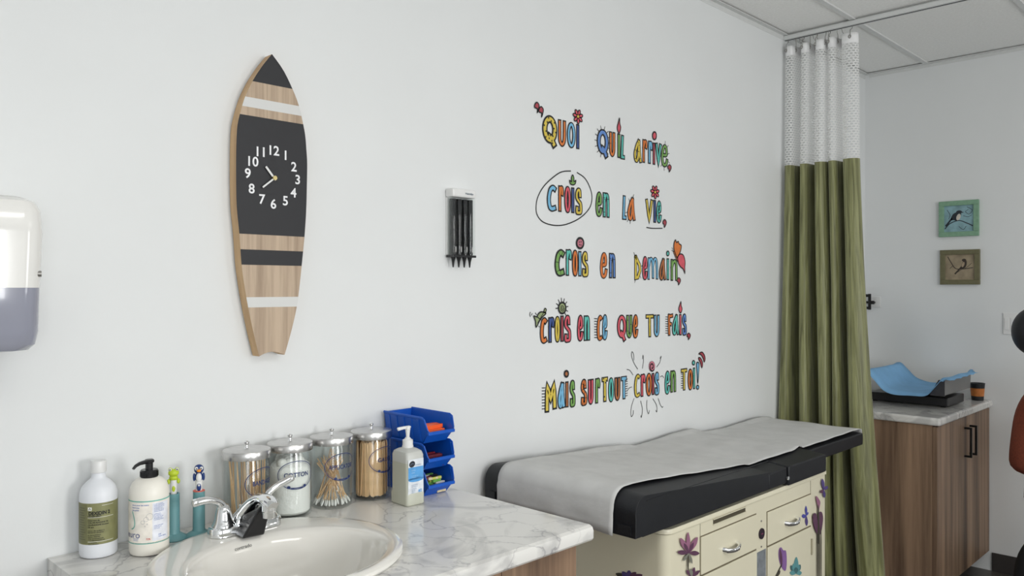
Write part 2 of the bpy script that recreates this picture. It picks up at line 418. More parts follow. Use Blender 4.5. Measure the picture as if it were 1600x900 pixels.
# a rounded front nosing for the same worktop
ct = bpy.data.objects['countertop']
nb = MB(); prof = [(.644, ZT-.036), (.652, ZT-.0355), (.6565, ZT-.030), (.657, ZT-.012), (.6535, ZT-.004), (.645, ZT)]
nb.rings([[(x, y, z) for x, z in prof] for y in (.508, 1.466, 1.470)], 0, True, True, closed=False)
nb.add([(x, 1.470, z) for x, z in prof], [tuple(range(len(prof)))[::-1]]); nb.build('edge_nosing', M['marble'], ct)
cab = thing('sink_cabinet', 'brown wood-grain cabinet under the sink countertop', 'cabinet', (0, 0, 0))
MB().box(.012, .60, .52, .54, .10, .91).box(.012, .60, 1.437, 1.455, .10, .91).box(.012, .03, .54, 1.437, .10, .91).box(.03, .60, .54, 1.437, .10, .118).build('body', M['wood'], cab)
MB().box(.03, .54, .54, 1.44, .0, .10).build('toe_kick', M['base'], cab)
for a, b in ((.522, .99), (.994, 1.205)):
    d = MB().box(.60, .619, a, b, .105, .905).build('door', M['wood'], cab, bevel=.001)
MB().box(.60, .617, 1.209, 1.455, .105, .911).build('front_panel', M['wood'], cab, bevel=.001)
# sink
sk = thing('sink', 'cream oval porcelain drop-in sink set in the marble countertop', 'sink', (SC[0], SC[1], ZT))
n = 72
def er(cx, cy, a, b, z): return [(cx+a*math.cos(2*PI*i/n), cy+b*math.sin(2*PI*i/n), z) for i in range(n)]
rg = [er(0,0,.236,.251,.0005), er(0,0,.239,.254,.005), er(0,0,.238,.253,.011), er(0,0,.232,.247,.0155), er(0,0,.222,.237,.016),
      er(.036,0,.182,.212,.0135), er(.038,0,.172,.204,.0115), er(.040,0,.164,.197,.004), er(.041,0,.157,.190,-.012), er(.042,0,.148,.180,-.045),
      er(.043,0,.132,.160,-.085), er(.044,0,.105,.128,-.118), er(.045,0,.065,.078,-.137), er(.045,0,.026,.026,-.143)]
MB().rings(rg, 0, False, False).build('basin', M['porcelain'], sk)
b = MB(); b.lathe([(.0, -.150), (.027, -.150), (.028, -.1415), (.022, -.1405), (.018, -.145), (.002, -.146)], (.045, 0, 0), 28, cap0=False)
b.build('drain', M['chrome'], sk)
b = MB()
fn = lambda x, y: (-.078-y*.75 +.036, -.015+x, .0085+y*.0)
def basin_back(x, y):  # text on the inner back slope of the basin
    Y = -.022+x; t_ = y; X0 = .042-.1665*math.sqrt(max(0, 1-(Y/.20)**2))
    return (X0-t_*.30, Y, .0075+t_*.95)
put_text(b, 'contrado', .0105, lambda x, y: basin_back(x, y-.006), 0, .0, 1.05)
for i, p in enumerate(b.v): b.v[i] = (p[0]+.0035, p[1], p[2]-.002)
b.build('lettering', mat('grey_print', (.08,.08,.08), .5), sk)
# faucet
fz = ZT+.0155
fa = thing('faucet', 'chrome two-handle faucet with lever handles behind the basin', 'faucet', (.155, .862, fz))
b = MB()
pl = []
for k, (sc_, z) in enumerate(((1, 0), (1, .012), (.93, .017), (.80, .019))):
    ring = []
    for i in range(40):
        a = 2*PI*i/40; c, s_ = math.cos(a), math.sin(a)
        ring.append((.0265*sc_*c, (.058 if s_ > 0 else -.058 if s_ < 0 else 0)+.0265*sc_*s_, z))
    pl.append(ring)
b.rings(pl); b.build('deck_plate', M['chrome'], fa)
for s_ in (-1, 1):
    h = MB(); y = .051*s_
    h.lathe([(.0245, .016), (.0245, .022), (.0215, .027), (.0185, .036), (.0172, .046), (.0150, .056), (.0105, .064), (.003, .068)], (0, y, 0), 28)
    hb = h.build('handle', M['chrome'], fa)
    l = MB(); pts = [(0, y, .055), (0, y+.004*s_, .066), (0, y+.014*s_, .075), (.002, y+.030*s_, .080), (.003, y+.048*s_, .083), (.004, y+.066*s_, .081+.003*(s_ > 0)), (.004, y+.072*s_, .081+.003*(s_ > 0))]
    if s_ > 0: pts = [(0, y, .055), (0, y+.003, .068), (.002, y+.012, .079), (.003, y+.026, .085), (.004, y+.044, .090), (.004, y+.060, .096), (.004, y+.066, .098)]
    l.tube(smooth_pts := pts, [.0095, .0092, .0085, .0082, .0085, .0092, .0085], 16); l.build('lever', M['chrome'], hb, sub=1)
b = MB()
sp = [((-.010, -.006, .010), .034, .018), ((.004, -.004, .034), .027, .016), ((.024, -.001, .057), .0195, .014), ((.045, 0, .073), .0175, .012), ((.070, 0, .083), .017, .011), ((.092, 0, .084), .017, .011), ((.112, 0, .080), .0165, .011), ((.122, 0, .074), .012, .010)]
R = []
for i, (p, wy, hz) in enumerate(sp):
    p = Vector(p); t_ = (Vector(sp[min(i+1, 7)][0])-Vector(sp[max(i-1, 0)][0])).normalized(); nn = Vector((-t_.z, 0, t_.x))
    R.append([p+Vector((0, wy*math.cos(2*PI*j/24), 0))+nn*hz*math.sin(2*PI*j/24) for j in range(24)])
b.rings(R); spt = b.build('spout', M['chrome'], fa)
MB().lathe([(.0135, .048), (.0135, .060), (.015, .062), (.015, .078)], (.105, 0, 0), 24).build('aerator', M['chrome'], spt)
b = MB(); b.hexa([(.022, -.036, .0), (.064, -.040, .0), (.068, .010, .0), (.022, .018, .0), (.022, -.017, .040), (.094, -.013, .072), (.094, .013, .072), (.022, .017, .040)])
b.build('spout_hollow_shade', M['black'], fa, bevel=.004)  # black wedge stands in for the dark hollow under the spout, shade as colour
MB().tube([(-.02, 0, .015), (-.02, 0, .045)], .0022, 10).ball((-.02, 0, .048), .005).build('lift_rod', M['chrome'], fa)

# ================================================================== COUNTER ITEMS
# brown-green label bottle
def label_lines(mb, fn, x0, y0, widths, step, size, mi, seed=0, words=None):
    rnd = random.Random(seed)
    for k, wd in enumerate(widths):
        s_ = words[k] if words else ''.join(rnd.choice('aeionrtslmdcu ') for _ in range(int(wd/size*1.9)))
        v, f = text_tris(s_, size, .02)
        if not v: continue
        x = [p[0] for p in v]; wdt = max(x)-min(x); k2 = min(1.0, wd/max(wdt, 1e-6))
        mb.add([fn(x0+(p[0]-min(x))*k2, y0-k*step+p[1]) for p in v], f, mi)
bt = thing('antiseptic_bottle', 'white plastic bottle with olive green DEXIDIN 2 label at the left end of the counter', 'bottle', (.051, .590, ZT+.0005))
pr = [(.030, 0), (.034, .002), (.036, .007), (.036, .122), (.0352, .132), (.031, .143), (.023, .152), (.0165, .157), (.0140, .160), (.0130, .166), (.0130, .172)]
MB().lathe(pr, n=40).build('body', M['bwhite'], bt)
MB().lathe([(.0130, .170), (.0150, .171), (.0152, .174), (.0148, .192), (.0138, .1945), (.002, .195)], n=32).build('cap', M['white'], bt)
a0 = math.atan2(-.59, 1.784); b = MB(); f1 = oncyl((0, 0), .0363, a0, 0)
patch(b, f1, -.062, .062, .030, .114, 36, 0)
f2 = oncyl((0, 0), .0367, a0, 0)
patch(b, oncyl((0, 0), .0364, a0, 0), -.060, -.022, .032, .112, 10, 3)
patch(b, f2, -.0205, -.0125, .0995, .1065, 3, 1); ribbon(b, [(-.0188, .101), (-.0165, .1045), (-.0142, .101)], .0010, oncyl((0, 0), .0369, a0, 0), 2)
put_text(b, 'DEXIDIN 2', .0098, f2, 2, .04, .88, .0015, .0935)
label_lines(b, f2, -.0205, .0875, [.026], .004, .0052, 2, words=['DETERGENT'])
label_lines(b, f2, -.0205, .0795, [.024, .040, .040, .012], .0046, .0042, 2, words=['Detergent de', 'CHLORHEXIDINE 2%', 'CHLORHEXIDINE Gluconate', '2% w/v'])
label_lines(b, f2, -.0205, .0585, [.040, .036], .0036, .0032, 2, 5)
label_lines(b, f2, -.0205, .0500, [.030, .030], .0036, .0032, 2, 6)
label_lines(b, f2, -.0205, .0425, [.040, .038], .0036, .0032, 2, 7)
label_lines(b, f2, -.0205, .0338+.0005, [.022, .026], .0032, .0026, 2, 8)
for y in (.0862+.0125-.0135+.0005, .0375-.001, .1088+.0005):
    patch(b, f2, (-.0205 if y < .1 else .006), .030, y-.0162+.0155, y, 12, 1)
for k in range(14): patch(b, oncyl((0, 0), .0366, a0, 0), -.044, -.026-.002*(k % 3), .040+k*.0049, .0412+k*.0049, 3, 4)
b.build('label', [ink('olive_label', '84845a'), ink('label_white', 'e8e8e0'), INK, ink('olive_dark', '74744e'), ink('olive_darker', '55563a')], bt)
# pump bottle
bt = thing('soap_pump_bottle', 'cream pump bottle with black pump head and turquoise bands on its label', 'bottle', (.110, .670, ZT+.0005))
pr = [(.032, 0), (.0365, .002), (.0390, .008), (.0390, .122), (.0380, .134), (.0335, .146), (.026, .153), (.0165, .157), (.015, .158)]
MB().lathe(pr, n=40).build('body', M['bcream'], bt)
p = MB().lathe([(.0165, .1565), (.0172, .158), (.0172, .171), (.0160, .1725), (.002, .173)], n=30).build('pump_collar', M['black'], bt)
g = MB()
for k in range(30):
    a = 2*PI*k/30; g.box(-.0006, .0006, -.0004, .0008, 0, .010)
    for i in range(8):
        x, y, z = g.v[-8+i]; y += .0172; g.v[-8+i] = (x*math.cos(a)-y*math.sin(a), x*math.sin(a)+y*math.cos(a), z+.159)
g.build('grip_ribs', M['black'], p)
b = MB(); b.lathe([(.0075, .171), (.0075, .186), (.010, .1875), (.0100, .191), (.008, .1935), (.001, .194)], n=20)
dv = Vector((.35, -.94, 0)).normalized()
nz = [Vector((0, 0, .1895))-dv*.006, Vector((0, 0, .1895))+dv*.012, Vector((0, 0, .189))+dv*.024, Vector((0, 0, .186))+dv*.034, Vector((0, 0, .181))+dv*.040]
b.tube(nz, [.0065, .0060, .0050, .0042, .0035], 12, flat=.7); b.build('pump_head', M['black'], bt)
a0 = math.atan2(-.67, 1.725); b = MB(); f1 = oncyl((0, 0), .0393, a0, 0); f2 = oncyl((0, 0), .0397, a0, 0)
patch(b, f1, -.075, .075, .028, .113, 40, 0)
for y in (.113, .027): patch(b, f1, -.075, .075, y, y+.0024, 40, 1)
patch(b, oncyl((0, 0), .0395, a0, 0), .006, .042, .032, .110, 12, 4)
label_lines(b, f2, -.036, .107, [.036, .020, .016], .0052, .0042, 3, words=['savon pour les mains', 'hand soap', 'sans parfum'])
ribbon(b, smooth2([(-.036, .094), (-.031, .078), (-.030, .067), (-.033, .060), (-.039, .057)], 5), .0022, f2, 1)
put_text(b, 'euro', .019, f2, 2, .0, 1.0, -.036, .0455)
for cx, cy, r_ in ((-.006, .078, .0045), (-.0125, .072, .0036), (.001, .083, .0065), (-.004, .068, .0012), (-.008, .064, .0009)):
    ribbon(b, ell(cx, cy, r_, r_, 18), .0004, f2, 5, closed=True)
label_lines(b, f2, .009, .107, [.026, .026, .027, .024, .026, .025], .0030, .0026, 3, 11)
label_lines(b, f2, .009, .087, [.018, .02, .026, .025, .026], .0030, .0026, 3, 12)
label_lines(b, f2, .009, .063, [.026, .022, .016], .0030, .0026, 3, 13)
label_lines(b, f2, .018, .044, [.016, .018], .0042, .0044, 3, words=['mai', 'www.mai.ca'])
label_lines(b, f2, -.006, .037, [.010], .0042, .0050, 6, words=['72%']); label_lines(b, f2, -.034, .038, [.018, .014], .0032, .0026, 3, 15)
b.build('label', [ink('label_cream', 'f0eae0'), ink('label_teal', '6fb8ac'), ink('label_navy', '3a4a86'), ink('label_blue', '6f86c0'), ink('label_pale', 'e8eaf2'), ink('label_line', '8a929a'), ink('label_red', 'd04038')], bt)

# animal toothbrushes in teal stands
def stand(x, y, label):
    t = thing('toothbrush_stand', label, 'stand', (x, y, ZT+.0005), 'teal toothbrush stands')
    MB().lathe([(.029, 0), (.0295, .002), (.028, .005), (.019, .0105), (.0142, .013), (.0130, .017), (.0124, .10), (.0100, .10), (.0095, .03), (.001, .03)], n=32).build('body', M['teal'], t)
    return t
stand(.060, .742, 'teal tube stand holding the green frog toothbrush')
stand(.080, .790, 'teal tube stand holding the navy penguin toothbrush')
t = thing('toothbrush', 'lime green toothbrush with a frog head and bulging eyes', 'toothbrush', (.060, .742, ZT+.031), rz=math.atan2(-.742, 1.775))
MB().tube([(0,0,0), (0,0,.07), (0,0,.088), (0,0,.105)], [.005, .0065, .0075, .006], 14).build('handle', M['white'], t)
MB().ball((.003, 0, .082), .005, .0045, .012).build('button', M['lime'], t)
b = MB(); b.ball((0, 0, .104), .0085, .0095, .0075); b.ball((0, -.010, .096), .0035, .0035, .006); b.ball((0, .010, .096), .0035, .0035, .006); b.ball((.002, 0, .115), .0095, .0115, .0085)
for s_ in (-1, 1): b.ball((.003, .0066*s_, .1225), .0045)
h = b.build('frog_head', M['lime'], t)
for s_ in (-1, 1):
    e = MB().ball((.0062, .0070*s_, .1232), .0032).build('eye', M['white'], h); MB().ball((.0062, .0070*s_, .1232), .0018)
    MB().ball((.0088, .0072*s_, .1234), .0014).build('pupil', M['black'], h)
t = thing('toothbrush', 'navy toothbrush with a penguin head and orange beak', 'toothbrush', (.080, .790, ZT+.031), rz=math.atan2(-.790, 1.755))
MB().tube([(0,0,0), (0,0,.072), (0,0,.088), (0,0,.10)], [.005, .007, .008, .0065], 14).build('handle', M['white'], t)
MB().ball((.004, 0, .080), .0055, .0052, .011).build('switch_plate', M['navy'], t); MB().ball((.009, 0, .084), .0015, .0024, .0024).build('button', M['white'], t)
MB().lathe([(.0124, .0695), (.0124, .0715), (.006, .0715)], n=20).build('collar', ink('coral_ring', 'e06a5a'), t)
b = MB(); b.ball((0, 0, .101), .008, .0085, .013); b.ball((0, 0, .1185), .0095, .0105, .0105)
for s_ in (-1, 1): b.ball((0, .0098*s_, .101), .003, .003, .009)
h = b.build('penguin_body', M['navy'], t)
MB().ball((.005, 0, .100), .0045, .0062, .011).build('belly', M['white'], h)
for s_ in (-1, 1):
    MB().ball((.0072, .0052*s_, .1212), .0035, .0038, .0038).build('eye', M['white'], h); MB().ball((.0102, .0046*s_, .1212), .0011, .0015, .0015).build('pupil', M['black'], h)
MB().ball((.0100, 0, .1165), .0042, .0048, .0032).build('beak', M['orange'], h)

# apothecary jars
NAVYINK = ink('jar_blue_print', '1a3068')
def jar(x, y, word, adeg, label):
    t = thing('apothecary_jar', label, 'jar', (x, y, ZT+.0005), 'glass jars with steel lids along the wall')
    MB().lathe([(.001, 0), (.047, 0), (.0505, .003), (.0515, .008), (.0515, .150), (.049, .156), (.049, .160), (.0475, .160), (.0475, .155), (.0495, .149), (.0495, .010), (.047, .007), (.001, .006)], n=48, cap0=False, cap1=False).build('glass', M['glass'], t)
    l = MB().lathe([(.0525, .158), (.0542, .1585), (.0545, .160), (.0545, .1745), (.0535, .1765), (.050, .1775), (.030, .1785), (.002, .179)], n=48).build('lid', M['steel'], t)
    MB().lathe([(.006, .178), (.0035, .181), (.003, .186), (.0055, .190), (.006, .194), (.0035, .1965), (.001, .197)], n=18).build('knob', M['chrome'], l)
    a0 = math.radians(adeg); b = MB(); f_ = oncyl((0, 0), .0519, a0, .105)
    ribbon(b, ell(0, 0, .047, .0335, 44), .0017, f_, 0, closed=True); ribbon(b, ell(0, 0, .0435, .0300, 44)[0:44], .0005, f_, 0, closed=True)
    put_text(b, word, .0150, f_, 0, .02, .98 if len(word) < 8 else .78)
    for s_ in (-1, 1): blob(b, ell(.020*s_, -.0278, .0042, .0038, 8), f_, 0)
    patch(b, f_, -.016, .016, -.0318, -.0295, 8, 0)
    b.build('lettering', NAVYINK, t)
    return t
JX = [(.078, .905), (.070, 1.022), (.070, 1.140), (.076, 1.258)]
jar(*JX[0], 'BANDAGES', 20, 'glass jar printed BANDAGES holding upright cotton swabs')
jar(*JX[1], 'COTTON', -11, 'glass jar printed COTTON filled with white cotton wool')
jar(*JX[2], 'APPLICATORS', 0, 'glass jar printed APPLICATORS with crossed cotton swabs')
jar(*JX[3], 'GAUZE', 10, 'glass jar printed GAUZE filled with wooden tongue depressors')
# cotton wool
b = MB(); R = []
rr_ = random.Random(3)
prof = [(.010, .0075), (.043, .0078), (.0480, .013), (.0486, .03), (.0484, .06), (.0486, .09), (.0484, .112), (.046, .122), (.036, .130), (.022, .138), (.004, .141)]
for r_, z in prof:
    R.append([((r_-rr_.random()*.0016*(z > .015))*math.cos(2*PI*j/36), (r_-rr_.random()*.0010)*math.sin(2*PI*j/36), z+(rr_.random()-.5)*.004*(z > .03)) for j in range(36)])
b.rings(R)
for k in range(16):
    a = rr_.random()*2*PI; q = rr_.random()*.032; b.ball((q*math.cos(a), q*math.sin(a), .128+rr_.random()*.008), .0125, n=12, m=8)
o = b.build('cotton_wool', M['cotton']); o.location = (*JX[1], ZT+.0005); tag(o, 'white cotton wool filling the jar printed COTTON', 'cotton wool', kind='stuff')
def stick_mesh(L_, r_, tip=True):
    b = MB(); b.tube([(0,0,0), (0,0,L_)], r_, 6)
    if tip:
        b.lathe([(.0008, -.001), (.0022, .001), (.0024, .006), (.0020, .011), (.0011, .014)], n=8, mi=1)
    return b
def place(proto, loc, dirv, spin=0):
    o = proto.copy(); C.objects.link(o)
    q = Vector(dirv).to_track_quat('Z', 'Y'); o.rotation_mode = 'QUATERNION'
    from mathutils import Quaternion
    o.rotation_quaternion = q @ Quaternion((0, 0, 1), spin); o.location = loc
    return o
p0 = stick_mesh(.146, .0010).build('cotton_swab', [M['wooden'], M['cotton']])
tag(p0, 'thin wooden cotton swab standing in the jar printed BANDAGES', 'swab', 'swabs in the BANDAGES jar')
rr_ = random.Random(5); first = True
for k in range(52):
    a = rr_.random()*2*PI; q = .036*math.sqrt(rr_.random()); x, y = q*math.cos(a), q*math.sin(a)+.004
    a2 = a+(rr_.random()-.5)*.9; q2 = min(.044, q*1.05+rr_.random()*.006); x2, y2 = q2*math.cos(a2), q2*math.sin(a2)
    loc = (JX[0][0]+x, JX[0][1]+y, ZT+.010); d = (x2-x, y2-y, .146)
    if first: p0.rotation_mode = 'QUATERNION'; p0.rotation_quaternion = Vector(d).to_track_quat('Z', 'Y'); p0.location = loc; first = False
    else: place(p0, loc, d)
p0 = stick_mesh(.128, .0011).build('cotton_swab', [M['wooden'], M['cotton']])
tag(p0, 'wooden cotton swab leaning crosswise in the jar printed APPLICATORS', 'swab', 'swabs in the APPLICATORS jar')
first = True; spot = []
for k in range(48):
    a = 2*PI*k/48+rr_.random()*.1; q = .046-.012*(k % 3)*rr_.random()
    x, y = q*math.cos(a), q*math.sin(a); a2 = a+PI+(rr_.random()-.5)*1.2; q2 = .020+rr_.random()*.024
    x2, y2 = q2*math.cos(a2), q2*math.sin(a2)
    if k % 4 == 0: x2, y2 = .040*math.cos(2.2+rr_.random()*.5), .040*math.sin(2.2+rr_.random()*.5)
    loc = (JX[2][0]+x, JX[2][1]+y, ZT+.010); d = (x2-x, y2-y, .105+rr_.random()*.015)
    if first: p0.rotation_mode = 'QUATERNION'; p0.rotation_quaternion = Vector(d).to_track_quat('Z', 'Y'); p0.location = loc; first = False
    else: place(p0, loc, d)
b = MB(); w_ = .0085
o_ = [(w_*x, y) for x, y in ((-1, .008), (-.7, .002), (0, 0), (.7, .002), (1, .008), (1, .134), (.7, .140), (0, .142), (-.7, .140), (-1, .134))]
b.rings([[(x, -.0009, z) for x, z in o_], [(x, .0009, z) for x, z in o_]], smooth=False)
p0 = b.build('tongue_depressor', M['wooden']); tag(p0, 'flat wooden tongue depressor standing in the jar printed GAUZE', 'tongue depressor', 'tongue depressors in the GAUZE jar')
first = True
from mathutils import Quaternion
for k in range(46):
    ringr, nk, k0 = ((.0385, 20, 0) if k < 20 else (.027, 15, 20) if k < 35 else (.014, 11, 35))
    a = 2*PI*(k-k0)/nk+rr_.random()*.15; x, y = ringr*math.cos(a), ringr*math.sin(a)
    tl_ = (rr_.random()-.5)*.16*(1 if k % 3 == 0 else .35); lean = -.03*rr_.random()
    o = p0 if first else p0.copy()
    if not first: C.objects.link(o)
    first = False; zz = rr_.random()*.003
    o.rotation_mode = 'QUATERNION'
    o.rotation_quaternion = Quaternion((0, 0, 1), a+PI/2) @ Quaternion((0, 1, 0), tl_) @ Quaternion((1, 0, 0), lean) @ Quaternion((0, 0, 1), (rr_.random()-.5)*.7)
    o.location = (JX[3][0]+x-math.cos(a+PI/2)*tl_*.055, JX[3][1]+y-math.sin(a+PI/2)*tl_*.055, ZT+.0085+zz)

# sanitiser bottle
t = thing('sanitizer_bottle', 'squarish translucent sanitizer bottle with white pump and blue label', 'bottle', (.192, 1.289, ZT+.0005), rz=math.radians(-2))
b = MB()
def rrect(hx_, hy, r_, z, n4=5, ox=0):
    out = []
    for q, (sx, sy) in enumerate(((1,1), (-1,1), (-1,-1), (1,-1))):
        for i in range(n4+1):
            a = PI/2*q+PI/2*i/n4; out.append((ox+sx*(hx_-r_)+r_*math.cos(a), sy*(hy-r_)+r_*math.sin(a), z))
    return out
b.rings([rrect(.034,.026,.008,0,ox=-.001), rrect(.037,.0285,.008,.003,ox=-.001), rrect(.037,.0285,.008,.028,ox=-.001), rrect(.0345,.0275,.008,.033), rrect(.0345,.0275,.008,.108)])
b.build('body', M['gel'], t)
MB().rings([rrect(.0345,.0275,.008,.108), rrect(.0345,.0275,.008,.126), rrect(.031,.025,.008,.135), rrect(.022,.018,.008,.1405), rrect(.0135,.0135,.008,.143)]).build('upper_body', M['gelempty'], t)
MB().lathe([(.0145, .143), (.0145, .1475), (.0135, .148), (.0135, .162), (.010, .1635), (.0075, .166), (.0065, .168), (.0045, .169), (.0058, .186), (.0075, .190)], n=24).build('pump_collar', M['white'], t)
b = MB(); b.lathe([(.0055, .180), (.0068, .1945), (.006, .1965), (.001, .197)], n=20)
dv = Vector((-.35, -.94, 0)).normalized()
b.tube([Vector((0,0,.1945))-dv*.008, Vector((0,0,.1945))-dv*.004, Vector((0,0,.193))+dv*.012, Vector((0,0,.1905))+dv*.026, Vector((0,0,.190))+dv*.0275], [.002, .0038, .0040, .0046, .003], 14); b.build('pump_head', M['white'], t)
b = MB(); f_ = lambda x, y: (.0349, x, y); f2 = lambda x, y: (.0353, x, y)
patch(b, f_, -.024, .024, .014, .118, 2, 0); patch(b, f2, -.0235, .0235, .066, .098, 2, 1)
blob(b, [(p[0], p[1]) for p in ell(0, .066, .0235, .006, 16)], f2, 1)
blob(b, ell(-.012, .106, .0095, .0078, 16, .3), f2, 2); ribbon(b, [(-.018, .104), (-.012, .108), (-.006, .106)], .0008, lambda x, y: (.0356, x, y), 3)
f3 = lambda x, y: (.0356, x, y)
label_lines(b, f3, -.004, .103, [.024], .004, .0036, 3, words=['hand sanitizer'])
label_lines(b, f3, -.014, .090, [.020, .016], .006, .0048, 4, 21); label_lines(b, f3, -.014, .076, [.024, .018], .004, .003, 4, 22)
label_lines(b, f3, -.014, .053, [.026, .022], .004, .0034, 3, 23); label_lines(b, f3, -.014, .044, [.022, .020, .016, .014], .0035, .003, 3, 24)
put_text(b, '#2', .010, f3, 1, .03, 1, .013, .036); blob(b, ell(-.002, .0225, .0024, .003, 10), f3, 2)
label_lines(b, f3, .003, .0225, [.017], .004, .0048, 2, words=['Ecolab'])
b.build('label', [ink('lab_white', 'dfe4ea'), ink('lab_blue', '58a0dc'), ink('lab_dark', '20242e'), ink('lab_grey', '7d95b4'), ink('lab_light', '9cc8ee')], t)

# stacked blue bins
def bin_(z, label, idx):
    t = thing('storage_bin', label, 'bin', (0, 0, z), 'stacked blue bins')
    x0, x1, xb = .012, .192, .172; y0, y1 = 1.347, 1.445; yb0, yb1 = 1.356, 1.436; H = .069; zl = .030; th = .0025
    def shell(o):  # profile of the side wall, o = inset
        return None
    b = MB()
    side = [(x0, 0), (xb, 0), (x1+.006, zl), (x1-.012, H), (x0, H)]
    def Yat(z_, s_): return (yb0+(y0-yb0)*z_/H) if s_ < 0 else (yb1+(y1-yb1)*z_/H)
    for s_ in (-1, 1):
        outer = [(x, Yat(z_, s_), z_) for x, z_ in side]; inner = [(x, Yat(z_, s_)-s_*th, z_) for x, z_ in side]
        b.rings([outer, inner] if s_ > 0 else [inner, outer], smooth=False)
    b.box(x0, xb, yb0, yb1, 0, th)
    b.hexa([(x0, yb0, 0), (x0+th, yb0, 0), (x0+th, yb1, 0), (x0, yb1, 0), (x0, y0, H), (x0+th, y0, H), (x0+th, y1, H), (x0, y1, H)])
    za = zl
    b.hexa([(xb-th, yb0, 0), (xb, yb0, 0), (xb, yb1, 0), (xb-th, yb1, 0), (x1+.004-th, Yat(za, -1), za), (x1+.004, Yat(za, -1), za), (x1+.004, Yat(za, 1), za), (x1+.004-th, Yat(za, 1), za)])
    b.build('body', M['blue'], t)
    # rolled rim along the cut opening
    pts = [(x0, y0, H), (x1-.014, y0, H), (x1-.006, y0, H-.004), (x1+.004, Yat(zl+.006, -1)-.001, zl+.008), (x1+.008, Yat(zl, -1)+.002, zl+.001)]
    pts2 = [(x, y1+y0-y, z_) for x, y, z_ in pts[::-1]]
    MB().tube(pts+pts2, .0022, 8, flat=1.6).build('rim', M['blue'], t)
    lip = MB(); lip.box(x1+.002, x1+.011, y0+.003, y1-.003, zl-.006, zl+.003); lip.build('front_lip', M['blue'], t, bevel=.002)
    r_ = MB()
    for k in range(5):
        x = x0+.014+k*.032
        for s_ in (-1, 1):
            ya, yc = Yat(.006, s_), Yat(H-.006, s_)
            r_.hexa([(x, ya, .006), (x+.012, ya, .006), (x+.012, ya+s_*.0018, .006), (x, ya+s_*.0018, .006), (x, yc, H-.006), (x+.012, yc, H-.006), (x+.012, yc+s_*.0018, H-.006), (x, yc+s_*.0018, H-.006)])
    r_.build('ribs', M['blue'], t)
    return t
bin_(ZT+.0005, 'bottom blue bin of the stack, filled with mixed coloured packets', 0)
bin_(ZT+.0705, 'middle blue bin of the stack, holding a few dark red packets', 1)
bin_(ZT+.1405, 'top blue bin of the stack, holding orange packets', 2)
def stickset(name, labels, cat, grp, n_, z, mats, seed, size, yr=(1.362, 1.43), xr=(.12, .165)):
    r_ = random.Random(seed)
    for k in range(n_):
        b = MB().box(-size[0]/2, size[0]/2, -size[1]/2, size[1]/2, 0, size[2])
        o = b.build(name, mats[k % len(mats)], bevel=.0006, seg=1)
        o.location = (xr[0]+(xr[1]-xr[0])*(((k*7) % n_)+.5)/n_, (yr[0]+yr[1])/2+(r_.random()-.5)*(yr[1]-yr[0]-size[1]), z+k//6*size[2]*1.03)
        o.rotation_euler = ((0, 0, (r_.random()-.5)*.35))
        tag(o, labels if isinstance(labels, str) else labels[k % len(labels)], cat, grp)
stickset('packet', 'orange stick packet lying in the top blue bin', 'packet', 'orange packets in the top bin', 24, ZT+.1435+.0, [M['orangepack']], 1, (.007, .062, .010), xr=(.130, .172))
stickset('packet', ['bright red packet lying in the middle blue bin', 'dark maroon packet lying in the middle blue bin'], 'packet', 'dark red packets in the middle bin', 18, ZT+.0735, [M['red'], ink('maroon', '6a2030')], 2, (.0065, .060, .010), xr=(.130, .170))
cols = [ink('p_yellow', 'c8c860'), ink('p_green', '6fae50'), M['white'], ink('p_black', '181818'), M['red'], ink('p_beige', 'd8c8a0')]
stickset('packet', ['small %s packet in the bottom blue bin' % c_ for c_ in ('yellow', 'green', 'white', 'black', 'red', 'beige')], 'packet', 'multicoloured packets in the bottom bin', 36, ZT+.0035, cols, 3, (.008, .030, .0068), xr=(.128, .176))

# ================================================================== WALL-HUNG THINGS
# surfboard clock
XC = .036
ck = thing('surfboard_clock', 'surfboard-shaped wooden wall clock with black and white bands', 'clock', (0, 0, 0))
Lp = [(425,84.5),(410,103),(395,126),(383,151),(375,177.4),(371,196),(369.7,214),(369,243),(369,285),(370,324),(374,365),(377.5,414),(382,447),(387.7,480),(396,520),(405,557)]
Rp = [(425,84.5),(443,110),(457,139),(467,165),(473.7,194),(477,212),(478.6,232),(480,255),(479.5,290),(478.4,330),(475.7,370.5),(471.4,415),(468,447),(463.6,480),(455,518),(444.5,555)]
def yz(p): q = onX(p[0], p[1], XC); return (q.y, q.z)
Lw = [yz(p) for p in Lp]; Rw = [yz(p) for p in Rp]
def at_z(side, z):
    for a, b in zip(side, side[1:]):
        if (a[1]-z)*(b[1]-z) <= 0 and a[1] != b[1]: return a[0]+(b[0]-a[0])*(a[1]-z)/(a[1]-b[1])
    return side[-1][0]
Lw = [tuple(p) for p in smooth2(Lw, 4)]; Rw = [tuple(p) for p in smooth2(Rw, 4)]
cuts = [yz(p)[1] for p in ((396,127),(383,150.5),(380,165.5),(375,178),(374,365),(376,389.3),(378,413.5),(385,464.4),(387.7,480.5))]
bandm = [1, 0, 2, 0, 1, 0, 1, 0, 2, 0]
zt = Lw[0][1]; zbt = min(Lw[-1][1], Rw[-1][1])+.001
zs = sorted(set([zt-.0005, zbt]+cuts+[zt-(zt-zbt)*(i/60)**1.0 for i in range(1, 60)]+[zt-.004, zt-.002]), reverse=True)
b = MB(); notch = onX(425, 549.6, XC).z-zbt
def row(z, x): 
    yl, yr = at_z(Lw, z), at_z(Rw, z); return yl, yr
NX = 12
